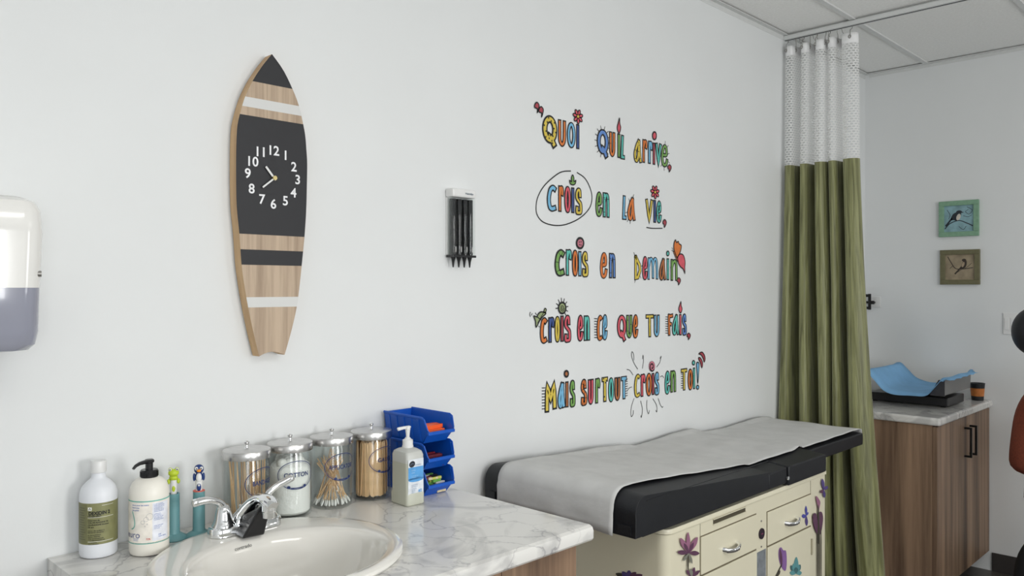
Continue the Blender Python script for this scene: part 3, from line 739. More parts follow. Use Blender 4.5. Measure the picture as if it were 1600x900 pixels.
def P_(i, k, x):
    z = zs[i]; yl, yr = row(z, x); s_ = k/NX; dz = 0
    if i >= len(zs)-3: dz = notch*(1-(2*s_-1)**2)*(1 if i == len(zs)-1 else .6 if i == len(zs)-2 else .25)
    return (x, yl+(yr-yl)*s_, z+dz)
v = []; 
for i in range(len(zs)):
    for k in range(NX+1): v.append(P_(i, k, XC))
base = 0; faces = []; mids = []
for i in range(len(zs)-1):
    zm = (zs[i]+zs[i+1])/2; bi = sum(1 for c in cuts if zm < c)
    for k in range(NX):
        a = i*(NX+1)+k; faces.append((a, a+NX+1, a+NX+2, a+1)); mids.append(bandm[bi])
b.v = v; b.f = [list(f) for f in faces]; b.m = mids; b.sm = [False]*len(faces)
b.build('face_board', [M['boardwood'], mat('board_black', hx('222226'), .55, var=.04), mat('board_white', hx('d8d8d6'), .5, var=.01)], ck)
# wooden rim (edge) and back
edge = [P_(i, 0, 0) for i in range(len(zs))]+[P_(len(zs)-1, k, 0) for k in range(1, NX+1)]+[P_(i, NX, 0) for i in range(len(zs)-2, -1, -1)]
b = MB(); b.rings([[(0.004, y, z) for _, y, z in edge], [(XC-.0003, y, z) for _, y, z in edge]], smooth=False, cap1=False); b.build('rim', M['edgewood'], ck)
cc = onX(427, 278.6, XC); b = MB(); NUM = ink('numeral_white', 'f2f2f4'); fl = lambda x, y: (XC+.0007, cc.y+x, cc.z+y)
numpx = {12:(427,236),1:(446,243.5),2:(459,261.5),3:(465,281.5),4:(458.5,302),5:(445.8,314.5),6:(427,319.5),7:(409,312),8:(393,295.5),9:(387,271.5),10:(394,253),11:(407,238)}
for k, (px, py) in numpx.items():
    q = onX(px, py, XC); put_text(b, str(k), .0325, fl, 0, .020, 1.0, q.y-cc.y, q.z-cc.z)
b.build('numerals', NUM, ck)
for nm, (px, py), wd, xo in (('hour_hand', (414, 260.5), .0052, .004), ('minute_hand', (408.5, 293), .0040, .006)):
    q = onX(px, py, XC); d = Vector((q.y-cc.y, q.z-cc.z)); L_ = d.length; d.normalize(); nn = Vector((-d.y, d.x))*wd/2; s0 = -d*.006
    pts = [s0+nn, s0-nn, d*L_-nn, d*L_+nn]
    MB().hexa([(XC+xo, cc.y+p.x, cc.z+p.y) for p in pts]+[(XC+xo+.0012, cc.y+p.x, cc.z+p.y) for p in pts]).build(nm, M['white'], ck)
b = MB(); b.tube([(XC, cc.y, cc.z), (XC+.010, cc.y, cc.z)], .0055, 16); b.build('spindle', mat('brass', hx('b8a878'), .25, 1), ck)

# specula dispenser
sd = thing('specula_dispenser', 'wall dispenser with four clear tubes of black ear specula', 'dispenser', (0, 1.6275, 0))
MB().box(.001, .037, -.047, .047, 1.772, 1.798).build('top_housing', M['white'], sd, bevel=.005)
MB().box(.001, .008, -.045, .045, 1.600, 1.772).build('backplate', M['white'], sd)
for y_ in (-.046, .044): MB().box(.010, .033, y_, y_+.002, 1.600, 1.772).build('side_guard', M['glass'], sd)
MB().box(.006, .037, -.047, .047, 1.592, 1.599).build('bottom_plate', M['black'], sd, bevel=.001)
b = MB(); fl = lambda x, y: (.0374, x, 1.785+y); put_text(b, 'WelchAllyn', .0078, fl, 0, .03, .9, .018, -.001); b.build('lettering', ink('logo_grey', '4a6070'), sd)
for k in range(4):
    y = -.0335+k*.0223
    tb = MB().lathe([(.0108, 1.600), (.0108, 1.771)], (.0215, y, 0), 20, cap0=False, cap1=False).build('tube', M['glass'], sd)
    st = MB(); z = 1.600
    top = (1.766, 1.764, 1.767, 1.765)[k]
    prof = []
    while z < top: prof += [(.0094, z), (.0100, z+.003), (.0086, z+.0045)]; z += .0048
    st.lathe(prof, (.0215, y, 0), 16); st.build('specula_stack', M['black'], tb)
    MB().lathe([(.0018, 1.562), (.0024, 1.566), (.0042, 1.580), (.0075, 1.592), (.0080, 1.594)], (.0215, y, 0), 16).build('speculum_tip', M['black'], sd)
    MB().box(.0327, .0330, y-.001, y+.003, 1.608, 1.624).build('foil_tab', M['steel'], tb)
MB().box(.026, .030, .0015, .0065, 1.602, 1.742).build('divider', M['black'], sd)

# left dispenser
dp = thing('paper_dispenser', 'white wall dispenser with smoky see-through lower cover at the left edge', 'dispenser', (0, .322, 0))
def rr3(x1, y0, y1, r_, z, n4=6):
    out = []
    for i in range(n4+1): a = -PI/2+PI/2*i/n4; out.append((x1-r_+r_*math.cos(a), y0+r_+r_*math.sin(a), z))
    for i in range(n4+1): a = PI/2*i/n4; out.append((x1-r_+r_*math.cos(a), y1-r_+r_*math.sin(a), z))
    return [(0.002, y0, z)]+out+[(0.002, y1, z)]
zm = 1.5005
MB().rings([rr3(.19, -.135, .130, .035, zm), rr3(.195, -.137, .133, .035, zm+.10), rr3(.192, -.135, .131, .036, zm+.140), rr3(.183, -.128, .124, .036, zm+.158), rr3(.165, -.112, .108, .036, zm+.167)]).build('upper_cover', M['disp'], dp)
MB().rings([rr3(.150, -.105, .098, .034, 1.383), rr3(.172, -.124, .116, .035, 1.386), rr3(.182, -.131, .124, .035, 1.396), rr3(.187, -.134, .128, .035, 1.42), rr3(.1895, -.1345, .1295, .035, zm)]).build('lower_cover', M['tinted'], dp)
q = MB(); q.tube([(.176, .120, 1.526), (.1775, .1275, 1.526)], .0055, 16); q.build('lock', M['zinc'], dp)
# small plate under dispenser
# ------------------------------------------------------------------ the lettering on the wall
KOL = dict(y='d8c050', o='d87838', s='78b8dc', n='3c5490', b='6088c8', g='7aa858', t='60c0b4', r='d85a68', d='a84450', p='c87888', k='b06c40', a='9aa878')
KM = {k: ink('decal_'+k, v) for k, v in KOL.items()}
INKD = ink('decal_black', '1a1a1c', .4)
def E(cx, cy, rx, ry, n_=14): return ell(cx, cy, rx, ry, n_)
GL = {
 'Q': ([E(.5, .48, .5, .48)+['c'], [(.42, .80), (.62, .88), (.92, 1.16)]]),
 'U': [[(0, 0), (.02, .5), (.06, .85), (.5, 1), (.92, .85), (1, .5), (1, 0)]],
 'O': [E(.5, .5, .5, .5)+['c']],
 'I': [[(.4, 0), (.5, .5), (.5, 1)]],
 'L': [[(.35, 0, 1), (0, 1, 1), (1, 1, 1)]],
 'A': [[(.70, .02), (.35, .25), (.02, .65), (.12, .95), (.40, .97), (.62, .65), (.70, .02)], [(.70, .02), (.82, .6), (1, 1)]],
 'R': [[(.12, 0), (.1, .5), (.12, 1)], [(.12, .30), (.45, .05), (.85, .02), (1, .20), (.92, .30)]],
 'V': [[(0, 0, 1), (.5, 1, 1), (1, 0, 1)]],
 'E': [[(.15, .47), (.60, .47), (.88, .40), (.84, .12), (.55, 0), (.22, .14), (.0, .55), (.12, .90), (.45, 1), (.82, .92), (.98, .72)]],
 'C': [[(1, .06), (.65, .0), (.22, .15), (0, .55), (.14, .90), (.5, 1), (1, .95)]],
 'S': [[(.78, .26), (.70, .03), (.35, 0), (.05, .15), (.08, .36), (.55, .50), (.92, .62), (.95, .95), (.5, 1), (.08, .98), (.10, .78)]],
 'N': [[(.05, 0), (.05, .5), (.05, 1)], [(.05, .35), (.40, .06), (.80, .05), (.97, .3), (1, 1)]],
 'M': [[(.0, 1), (.02, .5), (.04, .04)], [(.04, .38), (.22, .05), (.42, .10), (.50, .40), (.52, .95)], [(.52, .38), (.68, .06), (.90, .08), (.98, .4), (1, .98)]],
 'm': [[(.0, 1, 1), (.05, .02, 1), (.48, .55, 1), (.90, .0, 1), (1, .92, 1)]],
 'D': [[(.12, 0, 1), (.12, 1, 1), (.55, .97), (.95, .65), (.85, .38), (.12, 0, 1)]],
 'T': [[(0, 0), (.5, 0), (1, 0)], [(.5, 0), (.5, .5), (.52, 1)]],
 'F': [[(.1, 0), (.1, .5), (.15, 1)], [(.1, 0), (.5, .02), (1, 0)], [(.1, .42), (.4, .44), (.62, .46)]],
}
def wall(px, py): q = onX(px, py, 0); return Vector((q.y, q.z))
layer = [0]
def stroke_pts(g, y0, y1, z0, z1):
    closed = g[-1] == 'c'
    if closed: g = g[:-1]
    P = [Vector((y0+(y1-y0)*p[0], z0+(z1-z0)*p[1])) for p in g]
    corner = any(len(p) > 2 for p in g)
    if corner:
        out = []
        for a, b in zip(P, P[1:]): out += [a+(b-a)*k/4 for k in range(4)]
        return out+[P[-1]], False
    return smooth2(P, 5, closed), closed
def onwall(off): return lambda x, y: (off, x, y)
def letter(parent, ch, x0, x1, py0, py1, col, wd=.0182, fw=.0084, deco=None):
    xc = (x0+x1)/2; a = wall(x0, 450).x; b = wall(x1, 450).x; zt_ = wall(xc, py0).y; zb = wall(xc, py1).y
    layer[0] = (layer[0]+1) % 2; o0 = .0010+layer[0]*.0008
    if ch in 'QC' and wd == .0182: wd, fw = .021, .011
    if ch == 'm': wd, fw = .024, .013
    h = wd/2; a += h; b -= h; zt_ -= h; zb += h
    if b-a < .002: m_ = (a+b)/2; a, b = m_-.001, m_+.001
    mb = MB()
    for gi, g in enumerate(GL[ch]):
        P, cl = stroke_pts(g, a, b, zt_, zb)
        ribbon(mb, P, wd, onwall(o0+gi*.00008), 0, cl, ext=h*.8)
    for gi, g in enumerate(GL[ch]):
        P, cl = stroke_pts(g, a, b, zt_, zb)
        ribbon(mb, P, fw, onwall(o0+.0003+gi*.00008), 1, cl, ext=h*.25)
        if deco:
            step = 6
            for i in range(2, len(P)-1, step):
                p = P[i]; t_ = (P[i+1]-P[i-1]).normalized(); nn = Vector((-t_.y, t_.x))
                if deco == 'dots': blob(mb, ell(p.x+nn.x*fw*.3*(1 if i % 12 < 6 else -1), p.y+nn.y*fw*.3*(1 if i % 12 < 6 else -1), .0032, .0034, 8), onwall(o0+.0006), 0)
                elif deco == 'bars': ribbon(mb, [p-nn*fw*.5, p+nn*fw*.5], .0022, onwall(o0+.0006), 0)
    if deco == 'ticks' or deco == 'ticksL' or deco == 'ticksR':
        cy = (a+b)/2; cz = (zt_+zb)/2; P, cl = stroke_pts(GL[ch][0], a, b, zt_, zb)
        if deco == 'ticks':
            for i in range(0, len(P), 5):
                d = (P[i]-Vector((cy, cz))); d = Vector((d.x*1.8, d.y*.8)).normalized(); ribbon(mb, [P[i]+d*h*.8, P[i]+d*(h+.013)], .0024, onwall(o0), 0)
        else:
            s_ = -1 if deco == 'ticksL' else 1; x = (a-h if s_ < 0 else b+h) if ch != 'T' or s_ < 0 else cy+h
            if ch == 'T' and s_ < 0: x = cy-h
            for k in range(8):
                z = zt_+(zb-zt_)*(k+.5)/8; ribbon(mb, [Vector((x-s_*.003, z)), Vector((x+s_*.014, z+.001))], .0032, onwall(o0), 0)
    return mb.build('letter', [INKD, KM[col]], parent)
def shape(parent, name, px_pts, col, w_out=.006, smooth=True, fillcol=None):
    P = [wall(*p) for p in px_pts]
    P = smooth2(P, 4, True) if smooth else P
    mb = MB(); blob(mb, [(p.x, p.y) for p in P], onwall(.0022), 1); ribbon(mb, P, w_out, onwall(.0026), 0, True)
    return mb.build(name, [INKD, KM[col]], parent)
def pell(cx, cy, rx, ry, n_=12): return [(cx+rx*math.cos(2*PI*i/n_), cy+ry*math.sin(2*PI*i/n_)) for i in range(n_)]
def flower(parent, cx, cy, rx, ry):
    mb = MB()
    c = wall(cx, cy); ryw = abs(wall(cx, cy-ry).y-c.y); rxw = abs(wall(cx+rx, cy).x-c.x)
    for k in range(7):
        a = 2*PI*k/7+.3; e = ell(c.x+rxw*.62*math.cos(a), c.y+ryw*.62*math.sin(a), rxw*.36, ryw*.30, 12, a)
        e = [(c.x+math.cos(a)*rxw*.62+math.cos(2*PI*i/12)*rxw*.40*math.cos(a)-math.sin(2*PI*i/12)*rxw*.24*math.sin(a), c.y+math.sin(a)*ryw*.62+math.cos(2*PI*i/12)*ryw*.40*math.sin(a)+math.sin(2*PI*i/12)*ryw*.24*math.cos(a)) for i in range(12)]
        blob(mb, e, onwall(.0022), 1); ribbon(mb, [Vector(p) for p in e], .0042, onwall(.0026), 0, True)
    blob(mb, ell(c.x, c.y, .006, .005, 10), onwall(.0029), 2)
    return mb.build('flower', [INKD, KM['r'], KM['y']], parent)
def drop(parent, cx, cy, h_, col='d', name='comma', flip=1, wpx=2.6):
    pts = [(cx-wpx*.9, cy-h_*.30), (cx, cy-h_*.5), (cx+wpx*.95, cy-h_*.25), (cx+wpx*.8, cy+h_*.1), (cx-wpx*.2*flip, cy+h_*.5), (cx-wpx*.3*flip, cy+h_*.15), (cx-wpx, cy)]
    return shape(parent, name, pts, col, .0045)
def line_px(parent, name, pxs, wd=.0032, sm=True):
    P = [wall(*p) for p in pxs]; mb = MB(); ribbon(mb, smooth2(P, 6) if sm and len(P) > 2 else P, wd, onwall(.0012)); return mb.build(name, INKD, parent)
def flame(parent, cx, y0, y1):
    h_ = y1-y0; return shape(parent, 'flame', [(cx+.8, y0), (cx+1.2, y0+h_*.35), (cx+2.6, y0+h_*.62), (cx+1.4, y0+h_*.9), (cx, y1), (cx-1.8, y0+h_*.85), (cx-2.6, y0+h_*.6), (cx-1, y0+h_*.3)], 'r', .0048)
def line_thing(label):
    return thing('wall_lettering', label, 'wall decal', (0, 0, 0), 'lines of the French quote painted on the wall')
L1 = line_thing('topmost line of colourful wall lettering reading Quoi qu\'il arrive')
drop(L1, 838.2, 168, 16, 'd', 'quote_mark', -1, 3.4); drop(L1, 844.8, 174.8, 16, 'd', 'quote_mark', -1, 3.4)
letter(L1, 'Q', 846.6, 870.4, 180, 226, 'y', .027, .014, 'dots'); letter(L1, 'U', 871.4, 884.3, 186.4, 229.7, 'o'); letter(L1, 'O', 885.2, 898.9, 190.6, 231.8, 's'); letter(L1, 'I', 900, 905, 193.3, 234, 'n')
flower(L1, 902.4, 182.2, 7.5, 11)
letter(L1, 'Q', 932, 950.6, 201.7, 242.8, 'b', .0235, .012, 'ticks'); letter(L1, 'U', 951.3, 961.3, 205, 245.6, 'o'); letter(L1, 'I', 964, 969, 208, 247.8, 'g'); letter(L1, 'L', 969, 976.7, 210, 249.4, 't')
flame(L1, 966.5, 185, 208)
letter(L1, 'A', 989.4, 1002.5, 216, 255, 'y', .018, .0095, 'bars'); letter(L1, 'R', 1002.8, 1011.7, 217, 255.6, 'o'); letter(L1, 'R', 1011.7, 1019.4, 219.4, 257.2, 's'); letter(L1, 'I', 1019, 1024, 222, 258.3, 'd')
shape(L1, 'dot', pell(1021.9, 212.2, 3, 6), 'r'); letter(L1, 'V', 1023.3, 1033.3, 222.8, 260, 't'); letter(L1, 'E', 1032.5, 1044, 225, 261.7, 'g', deco='ticks'); drop(L1, 1045.5, 263, 11, 'd')
L2 = line_thing('second line of colourful wall lettering reading crois en la vie, crois circled')
cp = [(555,65),(400,88),(200,250),(95,420),(66,570),(85,690),(170,785),(330,830),(500,812),(690,720),(820,580),(852,430),(820,290),(750,165),(640,85)]
line_px(L2, 'drawn_circle', [(830+x/9, 260+y/9) for x, y in cp], .0042)
letter(L2, 'C', 853.9, 869.5, 288.3, 331, 's'); letter(L2, 'R', 871.3, 881, 289, 332.2, 'o'); letter(L2, 'O', 881, 891.9, 290.5, 333.3, 'r'); letter(L2, 'I', 892, 897.4, 292, 334, 'n'); letter(L2, 'S', 897.8, 909.8, 293.3, 336.4, 'y')
shape(L2, 'sprout', [(894, 273.5), (896, 278), (896, 284), (899, 282), (898, 287), (894.5, 289), (890.5, 287), (889.5, 282), (892.3, 284), (892.2, 278)], 'g', .0045)
letter(L2, 'E', 930, 941.2, 299, 339.4, 'g'); letter(L2, 'N', 941, 952, 300, 341, 't', deco='bars')
letter(L2, 'L', 971.8, 979.2, 304.4, 343.8, 's'); letter(L2, 'A', 979.6, 992.5, 307, 345.7, 'o', .018, .0105, 'ticks')
letter(L2, 'V', 1008, 1020, 310.2, 348, 'y'); letter(L2, 'I', 1020.2, 1024.9, 311.6, 349, 'n'); letter(L2, 'E', 1025, 1033.8, 313, 349.4, 't', deco='bars')
flower(L2, 1022.8, 300.3, 6.6, 10.2); drop(L2, 1037.9, 349.2, 12, 'd'); line_px(L2, 'underline', [(1009.6, 355.4), (1020, 356.8), (1034.9, 356.7)], .0042)
L3 = line_thing('third line of colourful wall lettering reading crois en demain, with a butterfly')
letter(L3, 'C', 865.9, 882.6, 389, 432.5, 'g', .026, .013, 'bars'); letter(L3, 'R', 883, 893.6, 388.6, 432, 't'); letter(L3, 'O', 893.2, 903, 390, 432.5, 'o'); letter(L3, 'I', 903, 908.4, 391.4, 433, 's'); letter(L3, 'S', 908.4, 919.3, 392.4, 433.5, 'y')
o = shape(L3, 'dot', pell(905.7, 380, 5.4, 8), 'p', .008)
mbx = MB()
for q in ((904.2, 378.2), (907, 377.8), (904.6, 382.4), (906.8, 383)): c_ = wall(*q); blob(mbx, ell(c_.x, c_.y, .0030, .0026, 8), onwall(.003))
mbx.build('spots', INKD, o)
letter(L3, 'E', 937, 949.3, 393.8, 435.8, 'o', .0185, .0105); letter(L3, 'N', 950.8, 961.4, 394.5, 435.8, 'b', deco='bars')
letter(L3, 'D', 989.8, 1002.4, 398, 437.7, 'y', .0185, .0105, 'ticks'); letter(L3, 'E', 1002.9, 1011.6, 400, 438, 'r'); letter(L3, 'M', 1011.4, 1028, 400.4, 438, 's', .0155, .0075); letter(L3, 'A', 1029, 1040.2, 402.3, 438.7, 'k'); letter(L3, 'I', 1041, 1045.5, 402.8, 438.7, 't'); letter(L3, 'N', 1047, 1058.3, 404, 439.6, 'g')
shape(L3, 'dot', pell(1042.8, 396, 1.9, 3.6), 't', .005); drop(L3, 1060, 439.5, 11, 'd')
Z = lambda pts, ox, oy, s: [(ox+x/s, oy+y/s) for x, y in pts]
bf = shape(L3, 'butterfly_wing', Z([(845,105),(862,150),(890,130),(905,170),(940,195),(935,260),(915,320),(870,395),(835,310),(818,240),(822,160)], 975, 365, 10.59), 'o', .005)
shape(L3, 'butterfly_wing', Z([(905,345),(950,340),(985,380),(1003,470),(998,560),(1000,655),(975,590),(930,550),(895,490),(880,400)], 975, 365, 10.59), 'r', .005)
shape(L3, 'butterfly_body', Z([(812,300),(830,300),(880,430),(886,465),(862,430),(820,330)], 975, 365, 10.59), 'k', .003)
line_px(L3, 'antenna', Z([(815,300),(790,280),(780,280)], 975, 365, 10.59), .002); line_px(L3, 'antenna', Z([(815,295),(800,250),(785,232)], 975, 365, 10.59), .002)
line_px(L3, 'wing_mark', Z([(905,430),(950,470),(980,560)], 975, 365, 10.59), .003); line_px(L3, 'wing_mark', Z([(870,180),(880,260),(870,330)], 975, 365, 10.59), .003)
L4 = line_thing('fourth line of colourful wall lettering reading crois en ce que tu fais')
letter(L4, 'C', 843, 855.4, 495.5, 537.5, 'o'); letter(L4, 'R', 855.5, 866.2, 494.5, 536.5, 'n'); letter(L4, 'O', 866, 875.3, 493.5, 535.5, 'y'); letter(L4, 'I', 875, 880.5, 492, 535, 'd'); letter(L4, 'S', 880.6, 892.6, 492, 535.8, 'r')
sun = shape(L4, 'sun', pell(877.7, 481.2, 5.6, 8.6), 'a', .007)
line_px(sun, 'swirl', [(877.7+3.6*(1-k/14)*math.cos(k*.95), 481.2+5.6*(1-k/14)*math.sin(k*.95)) for k in range(13)], .0028).location.x = .002
for k in range(9):
    a = -PI+.15+(PI+.9)*k/8-.2; line_px(L4, 'sun_ray', [(877.7+6*math.cos(a), 481.2+9*math.sin(a)), (877.7+10*math.cos(a), 481.2+16*math.sin(a))], .0036)
tt = shape(L4, 'turtle', Z([(300,330),(320,350),(270,400),(225,460),(170,560),(160,470),(135,390),(180,400),(200,360),(240,325)], 820, 455, 10), 'a', .005)
line_px(tt, 'shell_mark', Z([(180,400),(250,450)], 820, 455, 10), .003).location.x = .002; line_px(tt, 'shell_mark', Z([(280,340),(230,430),(190,500)], 820, 455, 10), .003).location.x = .002
shape(L4, 'turtle_head', Z([(305,270),(328,285),(315,330),(290,330)], 820, 455, 10), 'a', .004); line_px(L4, 'turtle_leg', Z([(180,370),(160,335)], 820, 455, 10), .003); line_px(L4, 'turtle_leg', Z([(215,540),(225,565)], 820, 455, 10), .003)
line_px(L4, 'dash_mark', Z([(85,325),(75,360),(85,400)], 820, 455, 10), .003); line_px(L4, 'dash_mark', Z([(112,345),(100,380)], 820, 455, 10), .003)
letter(L4, 'E', 901, 911.3, 491.8, 533.8, 'r'); letter(L4, 'N', 911.5, 921.7, 491.8, 533.5, 't'); letter(L4, 'C', 931.8, 941.2, 492, 533, 'o', .0175, .0095, 'ticksL'); letter(L4, 'E', 940.5, 949.2, 491, 532, 's')
letter(L4, 'Q', 963.5, 978.2, 491.5, 530, 'r', .0205, .0105); letter(L4, 'U', 978, 987.7, 491, 529, 'g', deco='bars'); letter(L4, 'E', 987.8, 997, 491, 529, 'o')
letter(L4, 'T', 1008, 1021.5, 490.8, 527.8, 'y'); letter(L4, 'U', 1021, 1030.2, 490.8, 526.8, 's'); letter(L4, 'F', 1042.5, 1052, 489.8, 525.5, 'o', deco='ticksL'); letter(L4, 'A', 1049.3, 1060.7, 490, 524.5, 't'); letter(L4, 'I', 1060.6, 1065, 490, 524.8, 'r'); letter(L4, 'S', 1065.2, 1072.8, 490, 524.5, 'b')
flame(L4, 1062.5, 471.5, 489); drop(L4, 1075.5, 525.5, 10, 'd')
L5 = line_thing('lowest line of colourful wall lettering reading mais surtout crois en toi')
letter(L5, 'm', 850.6, 870, 597, 645, 'y', deco='ticksL'); letter(L5, 'A', 870.4, 883, 595.5, 639, 's', .0195, .0105); letter(L5, 'I', 882.7, 888.4, 595, 637.5, 'k'); letter(L5, 'S', 889.3, 898.9, 593.6, 636.6, 'g')
shape(L5, 'dot', pell(884.3, 584, 3, 4.6), 'k', .007)
letter(L5, 'S', 906.8, 917.6, 592, 634.4, 'o', deco='bars'); letter(L5, 'U', 918, 927.2, 591.3, 632.5, 'r'); letter(L5, 'R', 929, 938, 589.8, 631.2, 'g'); letter(L5, 'T', 939, 950, 588.7, 629, 'y', .019, .0105, 'dots'); letter(L5, 'O', 949.8, 959.2, 589.4, 628.8, 't'); letter(L5, 'U', 959.5, 968.9, 588.4, 626.5, 'k'); letter(L5, 'T', 969.4, 979.7, 587.5, 624.8, 's', .019, .0105, 'ticksR')
letter(L5, 'C', 990.2, 1000, 584, 621.7, 'y', .017, .009); letter(L5, 'R', 1000.2, 1008.6, 583.4, 620.7, 'r'); letter(L5, 'O', 1008.4, 1018.4, 582.4, 619.4, 'o'); letter(L5, 'I', 1017.8, 1022.2, 582, 618, 'd'); letter(L5, 'S', 1022.2, 1030, 580.9, 617.7, 's')
shape(L5, 'swirl_backing', pell(1018, 572.5, 4.6, 8.2), 'p', .001)
line_px(L5, 'swirl', [(1018+4*(1-k/13)*math.cos(.6+k*.8)*1.0, 573+7.5*(1-k/13)*math.sin(.6+k*.8)) for k in range(11)], .0052).location.x = .002
letter(L5, 'E', 1038, 1046.8, 579, 616.6, 't'); letter(L5, 'N', 1046.7, 1056, 577.7, 613.8, 'g'); letter(L5, 'T', 1063, 1073.9, 575.5, 610.9, 'y', deco='ticksL'); letter(L5, 'O', 1074, 1082.2, 575.8, 610, 'o'); letter(L5, 'I', 1082.2, 1086.2, 573.5, 608.7, 't')
shape(L5, 'dot', pell(1083, 566.8, 1.9, 3.4), 't', .005)
shape(L5, 'exclamation_mark', [(1087.6, 569), (1089.5, 566), (1091.6, 569), (1091, 582), (1089.6, 599), (1088.6, 582)], 's', .005); shape(L5, 'dot', pell(1089.4, 605, 1.9, 3), 's', .005)
shape(L5, 'quote_mark', Z([(950,100),(985,78),(1015,110),(1027,160),(1015,200),(1000,150),(975,112)], 970, 540, 7.83), 'd', .0045); shape(L5, 'quote_mark', Z([(945,155),(965,148),(990,190),(996,235),(985,270),(970,215)], 970, 540, 7.83), 'd', .0045)
for pts in ([(205,288),(160,215),(130,130),(135,75),(155,110),(158,180)], [(262,280),(275,190),(270,118),(262,165)], [(435,262),(475,205),(492,130),(478,160)], [(148,360),(110,305),(70,290)], [(75,558),(100,520),(133,505)], [(480,385),(505,370),(523,395)],
            [(160,645),(125,760),(125,865),(148,840),(152,790)], [(240,675),(262,780),(250,875),(243,855)], [(318,665),(315,760),(335,832),(350,790)], [(390,650),(435,730),(438,810),(425,790)], [(455,645),(480,720),(505,755),(515,740)]):
    line_px(L5, 'ray_line', Z(pts, 970, 540, 7.83), .0028)

# ================================================================== EXAM TABLE
XT = .580; TY0, TY1, TZ = 1.889, 2.938, .826
M['gapd'] = mat('seam_shadow', hx('6a614c'), .7)
et = thing('exam_table', 'cream metal exam table with black vinyl pads and chrome drawer pulls', 'exam table', (0, 0, 0))
def onfront(px, py): q = onX(px, py, XT); return q.y, q.z
# body with rounded front-left corner
def plan(x1, y0, y1, r_, x0=.03, n4=6):
    out = [(x0, y0)]
    for i in range(n4+1): a = -PI/2+PI/2*i/n4; out.append((x1-r_+r_*math.cos(a), y0+r_+r_*math.sin(a)))
    for i in range(n4+1): a = PI/2*i/n4; out.append((x1-.006+.006*math.cos(a), y1-.006+.006*math.sin(a)))
    return out+[(x0, y1)]
pb = plan(XT-.004, TY0+.003, TY1-.003, .032); pt = plan(XT, TY0, TY1, .035)
MB().rings([[(x, y, .10) for x, y in pb], [(x, y, .810) for x, y in pb]]).build('body', M['cream'], et, angle=50)
MB().rings([[(x, y, .8125) for x, y in pt], [(x, y, TZ-.003) for x, y in pt], [(x-.002*(x > .1), y, TZ) for x, y in pt]]).build('top_rim', M['cream'], et, angle=50)
MB().box(.05, .50, TY0+.03, TY1-.03, .0, .10).build('plinth', M['rubber'], et)
ya = onfront(1096, 840)[0]; yb = onfront(1182.5, 807)[0]; yc = onfront(1200, 801)[0]; ydd = onfront(1267, 775)[0]
zA = onfront(1096, 840)[1]; zB = onfront(1096, 898.6)[1]; zC = onfront(1200, 853)[1]; zD = onfront(1200, 801)[1]
XF = XT-.004
def front(name, y0, y1, z0, z1, th=.003):
    g = MB().box(XF-.0005, XF+.0006, y0-.003, y1+.003, z0-.003, z1+.003).build('gap', M['gapd'], et)
    return MB().box(XF, XF+th+.001, y0, y1, z0, z1).build(name, M['cream'], et, bevel=.0012)
zp0, zp1 = zA+.004, .790
dr1 = front('drawer', ya, yb, zB, zA); dr2 = front('drawer', yc, ydd, zC, zD); dr3 = front('drawer', ya, yb, .30, zB-.006)
door = front('door', yc, ydd, .14, zC-.006); front('drawer', ya, yb, .14, .294)
# slot recess (finger slot), and pull-out panel above the right drawer
sy0, sz1 = onfront(1116, 812.5); sy1, _ = onfront(1166, 794); sz0 = onfront(1116, 819.4)[1]
sl = MB(); sl.box(XF, XF+.0012, sy0, sy1, sz0, sz1); sl.build('slot', mat('slot_shadow', hx('4a4434'), .7), et)
MB().box(XF, XF+.004, sy0-.002, sy1+.002, sz1, sz1+.0025).box(XF, XF+.004, sy0-.002, sy1+.002, sz0-.0025, sz0).build('slot_rim', M['cream'], et)
MB().box(XF, XF+.0008, ya-.0015, ya-.0003, .14, .809).box(XF, XF+.0008, ydd+.0045, ydd+.006, .14, .809).build('seam', M['gapd'], et)
def pull(parent, px, py):
    y, z = onfront(px, py)
    b = MB(); pts = [(XF+.002, y-.040, z), (XF+.016, y-.036, z-.001), (XF+.024, y-.018, z-.003), (XF+.026, y, z-.003), (XF+.024, y+.018, z-.001), (XF+.016, y+.036, z+.001), (XF+.002, y+.040, z+.002)]
    b.tube(pts, [.0065, .0058, .0048, .0052, .0048, .0058, .0065], 14, flat=1.35)
    for k in (-.012, 0, .012): b.ball((XF+.0275, y+k, z-.002), .003, .004, .0065, 10, 6)
    return b.build('handle', M['chrome'], parent)
pull(dr1, 1141, 854.5); pull(dr2, 1235.5, 814)
y, z = onfront(1191, 834)
b = MB(); b.tube([(XF, y, z), (XF+.004, y, z)], .0175, 28); lk = b.build('lock', ink('lock_dark', '2a1c28'), et)
MB().box(XF+.004, XF+.0045, y-.006, y+.006, z-.0015, z+.0015).build('keyway', ink('lock_mark', '8a3a60'), lk)
for q in ((1191, 814.5), (1191, 854.5)):
    y, z = onfront(*q); MB().tube([(XF, y, z), (XF+.002, y, z)], .003, 10).build('screw', M['zinc'], et)
y0, z1_ = onfront(1184.5, 864); y1, _ = onfront(1198, 860)
pm = MB().box(XF, XF+.0012, y0, y1, z1_-.16, z1_-.0).build('rating_plate', mat('plate_grey', hx('9aa0a6'), .35, .4, var=.2, scale=40), et)
y0, z1_ = onfront(1268.5, 843); z0_ = onfront(1268.5, 866)[1]
hg = MB().box(XF, XF+.003, y0-.004, y0+.012, z0_, z1_); hg.tube([(XF+.004, y0, z0_-.002), (XF+.004, y0, z1_+.002)], .003, 10); hg.build('hinge', M['creamd'], et)
y, z = onfront(1053, 829)
